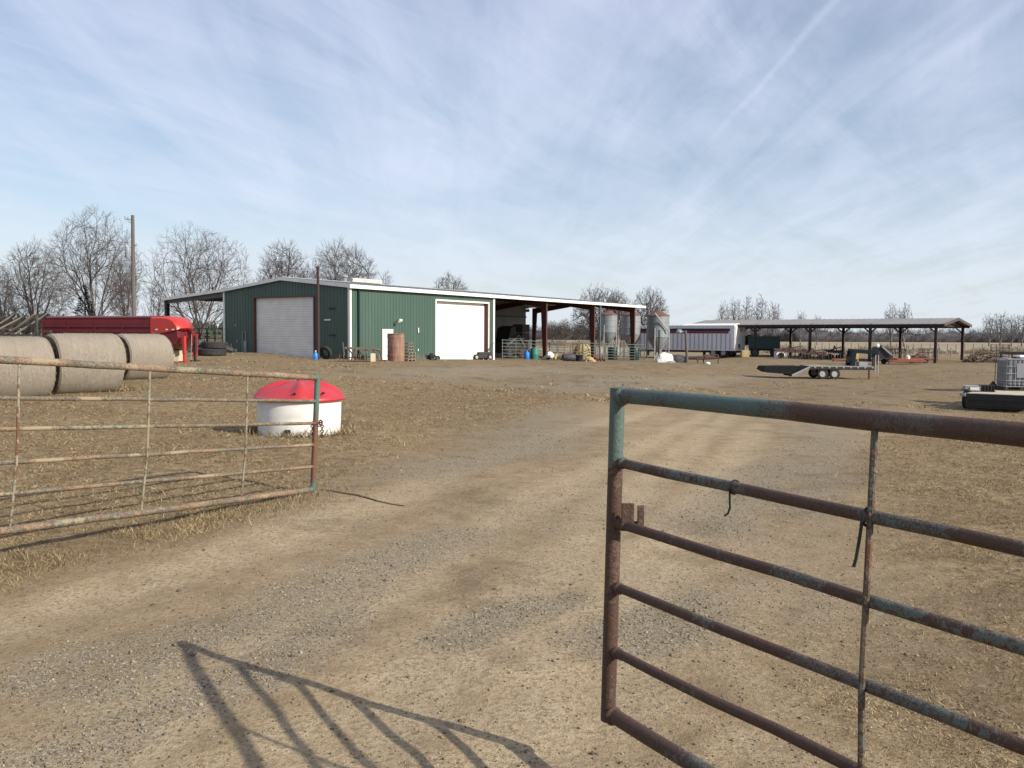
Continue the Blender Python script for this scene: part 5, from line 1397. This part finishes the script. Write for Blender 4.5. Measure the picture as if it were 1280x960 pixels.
def grow_tree(seed, H, W, kind='vase', N=1500, lean=0, twig=.012):
    """long limbs fan out to the crown's edge; every further branch leaves the nearest limb at a narrow angle"""
    rg = np.random.default_rng(seed)
    fork = {'vase': .15, 'round': .20, 'up': .16, 'multi': .06}[kind] * H
    amax = {'vase': 56, 'round': 72, 'up': 26, 'multi': 60}[kind]
    cz, rz = {'vase': (.56, .45), 'round': (.58, .43), 'up': (.55, .47), 'multi': (.50, .51)}[kind]
    nl = {'vase': 8, 'round': 8, 'up': 6, 'multi': 11}[kind]
    u = rg.normal(0, 1, (N * 8, 3)); u /= np.linalg.norm(u, axis=1, keepdims=True); u *= rg.uniform(0, 1, (len(u), 1)) ** .38
    lump = .78 + .34 * (vn(np.arctan2(u[:, 1], u[:, 0]) * 1.6 + 9, u[:, 2] * 2.2 + 5, seed % 50))
    a = np.stack([u[:, 0] * W / 2 * lump + lean * (u[:, 2] + 1) * W * .3, u[:, 1] * W / 2 * lump, cz * H + u[:, 2] * rz * H * np.minimum(lump + .03, 1.02)], 1)
    rel = a - np.array([0, 0, fork * .5]); ang = np.degrees(np.arctan2(np.hypot(rel[:, 0], rel[:, 1]), rel[:, 2]))
    ok = (ang < amax) & (a[:, 2] > fork * 1.3); a, rel = a[ok], rel[ok]
    M = N + 40; pos = np.zeros((M * 5 + 60, 3)); dr = np.zeros_like(pos); par = np.full(len(pos), -1); n = 0
    def add(p, d, pr):
        nonlocal n
        pos[n] = p; dr[n] = d; par[n] = pr; n += 1; return n - 1
    k0 = add((0, 0, -.5), (0, 0, 1.), -1)
    for z in (0, fork * .35, fork * .7, fork): k0 = add((rg.normal(0, .006) * H, rg.normal(0, .006) * H, z), (0, 0, 1.), k0)
    def branch(src, tgt, m):
        p0, d0 = pos[src].copy(), dr[src].copy(); v = tgt - p0; L_ = np.linalg.norm(v)
        t1 = v / L_ * .9 + np.array([0, 0, .2]) + rg.normal(0, .06, 3); pr = src; prev = p0
        for s in range(1, m + 1):
            t = s / m; h = (2 * t ** 3 - 3 * t ** 2 + 1, t ** 3 - 2 * t ** 2 + t, -2 * t ** 3 + 3 * t ** 2, t ** 3 - t ** 2)
            q_ = h[0] * p0 + h[1] * d0 * L_ * .7 + h[2] * tgt + h[3] * t1 * L_ + (rg.normal(0, .006, 3) * L_ if s < m else 0)
            d = q_ - prev; d /= np.linalg.norm(d) + 1e-9; pr = add(q_, d, pr); prev = q_
    # main limbs
    far_ = np.where(np.linalg.norm(u[ok], axis=1) > .84)[0]; az = np.arctan2(rel[:, 1], rel[:, 0]); used = []
    for k in range(nl):
        t = -math.pi + 2 * math.pi * (k + .5) / nl; da_ = np.abs((az[far_] - t + math.pi) % (2 * math.pi) - math.pi)
        c = far_[np.argsort(da_)[:60]]; c = c[np.argsort(ang[ok][c])]; pick = c[int(len(c) * ((k * .618) % 1) * .95)]
        sp = np.radians(ang[ok][pick]) * .55; d0 = np.array([math.cos(az[pick]) * math.sin(sp), math.sin(az[pick]) * math.sin(sp), math.cos(sp)])
        s = k0 - (k % 3 if fork > .1 * H else k % 2); hold = dr[s].copy(); dr[s] = d0; branch(s, a[pick] * np.array([.94, .94, .97]), 9); dr[s] = hold; used.append(pick)
    rest = rg.permutation(len(a))[:N]
    for q_ in rest:
        v = a[q_][None] - pos[5:n]; L_ = np.linalg.norm(v, axis=1) + 1e-9; cs = (v * dr[5:n]).sum(1) / L_
        cost = L_ * np.where(cs > .78, 1.3 - .4 * cs, np.where(cs > .5, 1.6, 7.)); i = cost.argmin() + 5
        L0 = L_[i - 5]
        if L0 < .006 * H: continue
        branch(i, a[q_], 4 if L0 > .12 * H else 3 if L0 > .05 * H else 2)
        if n > len(pos) - 12: break
    pos, dr, par = pos[:n], dr[:n], par[:n]
    ch = np.bincount(par[1:], minlength=n)
    src = np.concatenate([np.repeat(np.where(ch == 0)[0], 4), np.where((ch == 1) & (rg.uniform(0, 1, n) < .6) & (np.arange(n) > 5 + nl * 3))[0]])
    D = H * .03
    for s in range(2):
        d = dr[src] + rg.normal(0, .34 if s == 0 else .16, (len(src), 3)) + np.array([0, 0, .10]); d /= np.linalg.norm(d, axis=1, keepdims=True)
        q_ = pos[src] + d * D * rg.uniform(.5, 1.3, (len(src), 1)); o = len(pos)
        pos = np.concatenate([pos, q_]); par = np.concatenate([par, src]); dr = np.concatenate([dr, d]); src = np.arange(o, len(pos))
    tips = np.zeros(len(pos)); ch = np.bincount(par[1:], minlength=len(pos)); tips[ch == 0] = 1
    for i in range(len(pos) - 1, 0, -1): tips[par[i]] += tips[i]
    r = twig * tips ** .40
    r[0] = r[1] * 1.35
    big, small = [], []
    ra = np.minimum(r[par], r * 1.25)
    for i in range(1, len(pos)):
        (big if r[i] > max(.05, twig * 4.5) else small).append((pos[par[i]], pos[i], ra[i], r[i]))
    return big, small

TREES = {}
def tree(px, Y, top, wpx, label, seed, kind='vase', dense=1.0, lean=0, bark=None, key=None, base=None, group='bare trees behind the farm', cat='tree'):
    q_ = GY(px, Y); H = P(px, top, Y)[2] - q_[2]; W = wpx / FP * Y
    rt = thing('bare_tree', q_, label, cat, 0, group)
    k = key or seed
    if k not in TREES:
        b, s = grow_tree(seed, H, W, kind, int((1700 if wpx > 60 else 1100 if wpx > 35 else 260) * dense), lean, max(.006, Y * (.000066 if Y < 150 else .00006)))
        va, fa = tubes(b, 6); vb, fb = tubes(s, 3)
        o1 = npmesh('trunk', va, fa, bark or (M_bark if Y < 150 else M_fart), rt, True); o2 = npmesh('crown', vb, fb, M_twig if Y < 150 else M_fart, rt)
        TREES[k] = (o1.data, o2.data, W, H)
    else:
        for nm, me in zip(('trunk', 'crown'), TREES[k][:2]):
            o = link(bpy.data.objects.new(nm, me)); o.parent = rt
        rt.rotation_euler.z = random.uniform(0, 6)
    w0, h0 = TREES[k][2:]
    rt.scale = (W / w0, W / w0, H / h0)
    return rt
tree(4, 92, 322, 46, 'bare tree cut by the left photo edge', 101, 'vase', .8, -.4)
tree(45, 95, 300, 84, 'spreading many-stemmed bare tree, left of the tallest tree', 102, 'multi', 1)
tree(119, 86, 264, 122, 'tallest bare tree with wide forked limbs, left of the utility pole', 103, 'vase', .85)
tree(157, 93, 318, 40, 'slender small bare tree just left of the utility pole', 104, 'up', .8)
tree(195, 105, 345, 34, 'low thin bare tree just right of the utility pole', 105, 'multi', .8)
tree(252, 96, 280, 132, 'broad dense bare tree right of the utility pole', 136, 'multi', 1)
tree(355, 112, 304, 68, 'smaller bare tree behind the barn ridge peak', 107, 'round', 1)
tree(428, 108, 300, 98, 'dense round-crowned bare tree behind the barn right of the rusty pole', 138, 'round', 1)
tree(482, 118, 338, 26, 'small bare treetop right of the roof ridge vent', 109, 'round', .8)
tree(563, 125, 342, 54, 'lone bare treetop above the middle of the barn roof', 110, 'round', .9)
tree(750, 128, 358, 74, 'pale-limbed bare tree behind the open bays and the leftmost silo', 111, 'vase', .9, bark=M_sycam)
tree(772, 124, 366, 40, 'white-barked bare tree between the leftmost and middle silos', 112, 'up', .8, bark=M_sycam)
tree(812, 142, 361, 46, 'bare tree rising behind the rightmost silo', 113, 'round', 1)
for i, (px, top, w, lab) in enumerate(((903, 374, 18, 'leftmost of the row'), (918, 371, 20, 'second of the row'), (934, 370, 22, 'middle one of the row'), (950, 371, 20, 'fourth of the row'), (967, 372, 20, 'rightmost of the row'))):
    tree(px, 225 + 6 * (i % 2), top + (3, 0, 1, -2, 4)[i], w, 'narrow upright bare tree above the pole barn roof, ' + lab, 120 + i % 3, 'up', .9, key=('k', i % 3))
tree(1000, 260, 389, 16, 'faint small bare tree just right of the tree row', 120, 'up', key=('k', 0)); tree(1021, 265, 393, 14, 'faintest small bare tree above the middle of the pole barn', 121, 'up', key=('k', 1))
tree(1113, 240, 380, 20, 'left one of two bare trees above the pole barn right half', 122, 'up', .9, key=('l', 0)); tree(1129, 243, 380, 22, 'right one of two bare trees above the pole barn right half', 122, 'up', key=('l', 0))
for i, (px, top, w, lab) in enumerate(((1236, 393, 20, 'leftmost of the cluster beyond the fields'), (1250, 389, 22, 'second of the cluster beyond the fields'), (1264, 394, 18, 'third of the cluster, above the water tote'), (1277, 391, 22, 'cut by the right edge'))):
    tree(px, 270, top, w, 'distant bare tree at far right, ' + lab, 120, 'up', key=('k', i % 2))
for i, (px, top, w, lab) in enumerate(((690, 401, 24, 'left one'), (706, 399, 22, 'middle one'), (724, 402, 20, 'right one'))):
    tree(px, 300, top, w, 'tiny far tree seen through the barn end opening, ' + lab, 107, 'round', key=107)
# cedar
q_ = GY(107, 84); H = P(107, 356, 84)[2] - q_[2]; rt = thing('cedar_tree', q_, 'thin dark evergreen behind the red trailer, left of the tallest tree trunk', 'tree')
MB().tube([(0, 0, -.3), (.05, 0, H)], [.14, .02], 7).build('trunk', M_bark, rt)
rg = random.Random(4); V = []; F_ = []
for k in range(2600):
    z = rg.random() ** .8; r = (1 - z) * 1.5 * rg.random() ** .6 + .05; a = rg.uniform(0, 6.28)
    if vn(a * 1.2, z * 7, 3) < .42: continue
    p = Vector((r * math.cos(a), r * math.sin(a), .5 + z * (H - .5) - r * .15)); s = rg.uniform(.06, .16); n = len(V)
    u = Vector((math.cos(a), math.sin(a), rg.uniform(-.3, .3))) * s * 2; w = Vector((-math.sin(a), math.cos(a), rg.uniform(-.5, .5))) * s * .6
    V += [p - w, p + w, p + u]; F_.append((n, n + 1, n + 2))
npmesh('crown', np.array(V), np.array(F_), M_cedar, rt)

# ------------------------------------------------------------------ far woods and scrub (read as masses)
def belt(name, pts, n, hfun, seed, mat, kind, label, depth, wd=1.0, cat='woods'):
    rg = np.random.default_rng(seed); pts = np.array(pts, float)
    t = rg.uniform(0, len(pts) - 1, n); i = np.minimum(t.astype(int), len(pts) - 2); fr = (t - i)[:, None]
    p = pts[i] * (1 - fr) + pts[i + 1] * fr; dp = rg.uniform(0, 1, n) * depth
    dirn = p / (np.linalg.norm(p, axis=1, keepdims=True) + 1e-9); p = p + dirn * dp[:, None]
    z = T(p[:, 0], p[:, 1]); h = hfun(t / (len(pts) - 1)) * rg.uniform(.62, 1.12, n)
    V, F_ = [], []; o = 0
    if kind == 'pine':
        m = 7; nl = 3
        for lv in range(nl):
            zz = z + h * (.10 + .28 * lv); rr = h * (.30 - .075 * lv) * wd; tip = z + h * (.52 + .24 * lv)
            ang = np.linspace(0, 2 * math.pi, m, endpoint=False)[None] + rg.uniform(0, 6, (n, 1))
            r_ = rr[:, None] * rg.uniform(.55, 1.25, (n, m))
            ring = np.stack([p[:, :1] + r_ * np.cos(ang), p[:, 1:2] + r_ * np.sin(ang), zz[:, None] + rg.uniform(-.1, .1, (n, m)) * h[:, None]], -1)
            tp = np.stack([p[:, 0] + rg.normal(0, .1, n), p[:, 1], tip], -1)[:, None]
            V.append(np.concatenate([ring, tp], 1).reshape(-1, 3))
            f = np.array([(k, (k + 1) % m, m) for k in range(m)]); F_.append((np.arange(n)[:, None, None] * (m + 1) + f[None]).reshape(-1, 3) + o); o += n * (m + 1)
    else:
        kk = 70 if kind == 'bare' else 40
        w0 = h * (.32 if kind == 'bare' else .8) * wd
        c = np.stack([p[:, 0], p[:, 1], z], -1)[:, None]
        u = rg.normal(0, 1, (n, kk, 3)); u /= np.linalg.norm(u, axis=-1, keepdims=True); u *= rg.uniform(.2, 1, (n, kk, 1)) ** .5
        q_ = c + np.stack([u[..., 0] * w0[:, None], u[..., 1] * w0[:, None], (u[..., 2] * .46 + .5) * h[:, None]], -1)
        d = np.stack([u[..., 0] * .7 + rg.normal(0, .35, (n, kk)), u[..., 1] * .7 + rg.normal(0, .35, (n, kk)), .9 + 0 * u[..., 2]], -1); d /= np.linalg.norm(d, axis=-1, keepdims=True)
        L_ = (h * (.26 if kind == 'bare' else .4))[:, None, None]; s = np.stack([-d[..., 1] + rg.normal(0, .5, (n, kk)), d[..., 0] + rg.normal(0, .5, (n, kk)), 0 * d[..., 0]], -1) * (.16 if kind == 'bare' else .06)
        tri = np.stack([q_ - d * L_ / 2 - s / 2, q_ - d * L_ / 2 + s / 2, q_ + d * L_ / 2], 2)
        V.append(tri.reshape(-1, 3)); F_.append(np.arange(n * kk * 3).reshape(-1, 3)); o += n * kk * 3
    # the mass of stems and undergrowth inside the belt
    if kind != 'brush':
        m = 240; tt = np.linspace(0, len(pts) - 1, m); i = np.minimum(tt.astype(int), len(pts) - 2); fr = (tt - i)[:, None]; c = pts[i] * (1 - fr) + pts[i + 1] * fr
        dn = c / np.linalg.norm(c, axis=1, keepdims=True); hz = hfun(tt / (len(pts) - 1)) * (.62 if kind == 'pine' else .60)
        ring = []
        for a, b in ((.18, -.02), (.12, .6), (.3, .95), (.6, 1.0), (.85, .9), (.95, -.02)):
            q_ = c + dn * (depth * a); zz = T(q_[:, 0], q_[:, 1]) + hz * np.maximum(b, 0) * rg.uniform(.72, 1.18, m) - (.3 if b < 0 else 0); ring.append(np.stack([q_[:, 0], q_[:, 1], zz], -1))
        Vm = np.stack(ring, 1); k = Vm.shape[1]; ix = np.arange(m * k).reshape(m, k)
        a, b, c_, d_ = ix[:-1, :-1].ravel(), ix[:-1, 1:].ravel(), ix[1:, 1:].ravel(), ix[1:, :-1].ravel()
        F_.append(np.concatenate([np.stack([a, b, c_], -1), np.stack([a, c_, d_], -1)]) + o); V.append(Vm.reshape(-1, 3))
    return tag(npmesh(name, np.concatenate(V), np.concatenate(F_), mat), label, cat, kind='stuff')
xy = lambda px, Y: P(px, 430, Y)[:2]
belt('pine_woods', [xy(-700, 240), xy(-200, 265), xy(0, 285), xy(120, 300), xy(240, 330), xy(330, 400), xy(460, 470)], 620, lambda t: 9.2 - 3.2 * t, 5, M_pine, 'pine', 'dark green pine woods far behind the bare trees on the left', 30)
belt('bare_woods', [xy(440, 480), xy(640, 480), xy(800, 480), xy(1000, 440), xy(1200, 450), xy(1400, 440), xy(2200, 380)], 1000, lambda t: 8.2 + .8 * np.sin(t * 9) + .6 * np.sin(t * 31) + 4.5 * np.exp(-((t - .46) / .07) ** 2), 6, M_far, 'bare', 'grey leafless woods along the far edge of the fields', 45)
belt('field_scrub', [xy(620, 165), xy(700, 175), xy(790, 180), xy(860, 185), xy(960, 190)], 420, lambda t: 1.7 + 0 * t, 7, M_brush, 'brush', 'brown winter scrub in the field behind the open bays', 60, cat='scrub')
belt('fence_scrub', [xy(935, 125), xy(1060, 128), xy(1200, 128), xy(1330, 122)], 260, lambda t: 1.15 + .4 * np.sin(t * 17), 8, M_brush, 'brush', 'low brown weeds along the fence behind the pole barn', 30, cat='scrub')
belt('tree_scrub', [xy(-80, 78), xy(60, 88), xy(200, 96), xy(290, 100)], 240, lambda t: 1.5 + .4 * np.sin(t * 13), 9, M_brush, 'brush', 'brown undergrowth below the bare trees on the left', 16, cat='scrub')

# ------------------------------------------------------------------ sky, sun, camera
SUN_AZ, SUN_EL = 56.5, 29.5      # degrees right of straight behind the camera
w = bpy.data.worlds.new('World'); sc.world = w; w.use_nodes = True
t = w.node_tree; t.nodes.clear()
class WN(NT):
    def __init__(s, t): s.t = t
q = WN(t)
out = q.n('ShaderNodeOutputWorld'); bg = q.n('ShaderNodeBackground'); q.l(bg.outputs[0], out.inputs[0])
sky = q.n('ShaderNodeTexSky', sky_type='NISHITA'); sky.sun_disc = False; sky.sun_elevation = R(SUN_EL); sky.sun_rotation = R(180 - SUN_AZ)
sky.air_density = 1.0; sky.dust_density = 1.0; sky.ozone_density = 1.5; sky.altitude = 60
tc = q.n('ShaderNodeTexCoord'); sp = q.n('ShaderNodeSeparateXYZ'); q.l(tc.outputs['Generated'], sp.inputs[0])
zc = q.math('ADD', q.math('MAXIMUM', sp.outputs[2], 0.), .10)
u_ = q.math('DIVIDE', sp.outputs[0], zc); v_ = q.math('DIVIDE', sp.outputs[1], zc)
cb = q.n('ShaderNodeCombineXYZ'); q.l(u_, cb.inputs[0]); q.l(v_, cb.inputs[1])
def mapped(sx, sy, rot, loc=(0, 0, 0)):
    m = q.n('ShaderNodeMapping'); m.inputs['Scale'].default_value = (sx, sy, 1); m.inputs['Rotation'].default_value = (0, 0, R(rot)); m.inputs['Location'].default_value = loc
    q.l(cb.outputs[0], m.inputs['Vector']); return m.outputs[0]
_pj = lambda d: np.array([d[0], d[1]]) / np.linalg.norm(d) / (max(d[2], 0) / np.linalg.norm(d) + .10)
def axes(pa, pb, turn=0):
    e = _pj(ray(*pb)) - _pj(ray(*pa)); e /= np.linalg.norm(e); t = R(turn)
    return np.array([e[0] * math.cos(t) - e[1] * math.sin(t), e[0] * math.sin(t) + e[1] * math.cos(t)])
def streak(e, sa, sb, off):
    la = q.math('ADD', q.math('ADD', q.math('MULTIPLY', u_, float(e[0] * sa)), q.math('MULTIPLY', v_, float(e[1] * sa))), off)
    lb = q.math('ADD', q.math('MULTIPLY', u_, float(-e[1] * sb)), q.math('MULTIPLY', v_, float(e[0] * sb)))
    c_ = q.n('ShaderNodeCombineXYZ'); q.l(la, c_.inputs[0]); q.l(lb, c_.inputs[1]); return c_.outputs[0]
e0 = axes((1046, 0), (868, 200))
n1 = q.noise(streak(e0, .40, .75, 3.1), 1.0, 8, .58, .7)
n2 = q.noise(streak(axes((1046, 0), (868, 200), -32), .55, 1.9, 7.3), 1.3, 9, .64, .9)
n4 = q.noise(streak(e0, .45, 2.6, 4.4), 1.2, 9, .62, .45)
n3 = q.noise(streak(e0, .3, .3, 8.5), 1.0, 3, .5)
s_ = q.math('ADD', q.math('ADD', q.math('MULTIPLY', n1, .30), q.math('MULTIPLY', n4, .28)), q.math('ADD', q.math('MULTIPLY', n2, .24), q.math('MULTIPLY', n3, .22)))
wisp = q.ramp(s_, [(.435, 0.), (.53, .42), (.66, 1.)])
def contrail(pa, pb, wd, amt, soft):
    a, b = ray(*pa), ray(*pb)
    f = lambda d: np.array([d[0], d[1]]) / (max(d[2], 0) / np.linalg.norm(d) + .10) / np.linalg.norm(d)
    A_, B_ = f(a), f(b); e = B_ - A_; L_ = np.linalg.norm(e); e = e / L_; nn = np.array([-e[1], e[0]])
    dist = q.math('ADD', q.math('MULTIPLY', q.math('SUBTRACT', u_, float(A_[0])), float(nn[0])), q.math('MULTIPLY', q.math('SUBTRACT', v_, float(A_[1])), float(nn[1])))
    al = q.math('ADD', q.math('MULTIPLY', q.math('SUBTRACT', u_, float(A_[0])), float(e[0])), q.math('MULTIPLY', q.math('SUBTRACT', v_, float(A_[1])), float(e[1])))
    dist = q.math('ADD', dist, q.math('MULTIPLY', q.math('SUBTRACT', n2, .5), soft))
    g = q.math('SUBTRACT', 1., q.math('MINIMUM', q.math('DIVIDE', q.math('ABSOLUTE', dist), wd), 1.))
    e1 = q.math('MINIMUM', q.math('MAXIMUM', q.math('DIVIDE', q.math('ADD', al, .3), .3), 0.), 1.)
    e2 = q.math('MINIMUM', q.math('MAXIMUM', q.math('DIVIDE', q.math('SUBTRACT', L_ * 1.0, al), L_ * .6), 0.), 1.)
    return q.math('MULTIPLY', q.math('MULTIPLY', g, amt), q.math('MULTIPLY', e1, e2))
cl = wisp
for args in (((1046, 0), (868, 200), .018, .24, .05), ((1262, 8), (1040, 190), .06, .22, .16), ((868, 0), (690, 225), .09, .12, .25)):
    cl = q.math('ADD', cl, contrail(*args))
cl = q.math('MINIMUM', cl, 1.)
# thin milky veil that thickens towards the horizon
hz_ = q.ramp(sp.outputs[2], [(0., .76), (.06, .54), (.20, .28), (.45, .27)])
veil = q.math('MINIMUM', q.math('ADD', hz_, q.math('MULTIPLY', cl, .62)), .92)
cloudc = q.ramp(sp.outputs[2], [(0., (6.1, 6.7, 7.1)), (.12, (6.1, 6.75, 7.9)), (.4, (6.35, 6.75, 8.6))])
SKYG = 1.0
skyc = q.mix(1., sky.outputs[0], (1., 1., 1.), 'MULTIPLY')
c = q.mix(veil, skyc, cloudc)
q.l(c, bg.inputs[0]); bg.inputs[1].default_value = .078
sl = bpy.data.lights.new('sun', 'SUN'); sl.energy = 4.2; sl.angle = R(.53); sl.color = (1., .93, .82)
so = link(bpy.data.objects.new('sun', sl))
sd = Vector((math.sin(R(SUN_AZ)) * math.cos(R(SUN_EL)), -math.cos(R(SUN_AZ)) * math.cos(R(SUN_EL)), math.sin(R(SUN_EL))))
so.rotation_euler = (-sd).to_track_quat('-Z', 'Y').to_euler(); so.location = sd * 50

cd = bpy.data.cameras.new('camera'); co = link(bpy.data.objects.new('camera', cd))
cd.sensor_width = 36; cd.lens = 36 * FP / 1280; cd.clip_start = .05; cd.clip_end = 8000
co.matrix_world = Matrix(((cr[0], cu[0], -cf[0], 0), (cr[1], cu[1], -cf[1], 0), (cr[2], cu[2], -cf[2], EYE), (0, 0, 0, 1)))
sc.camera = co
sc.view_settings.view_transform = 'Standard'; sc.view_settings.look = 'None'; sc.view_settings.gamma = 1; sc.view_settings.use_curve_mapping = False
sc.view_settings.exposure = .68
sc.render.film_transparent = False
try:
    sc.cycles.max_bounces = 6; sc.cycles.use_denoising = True
except Exception: pass
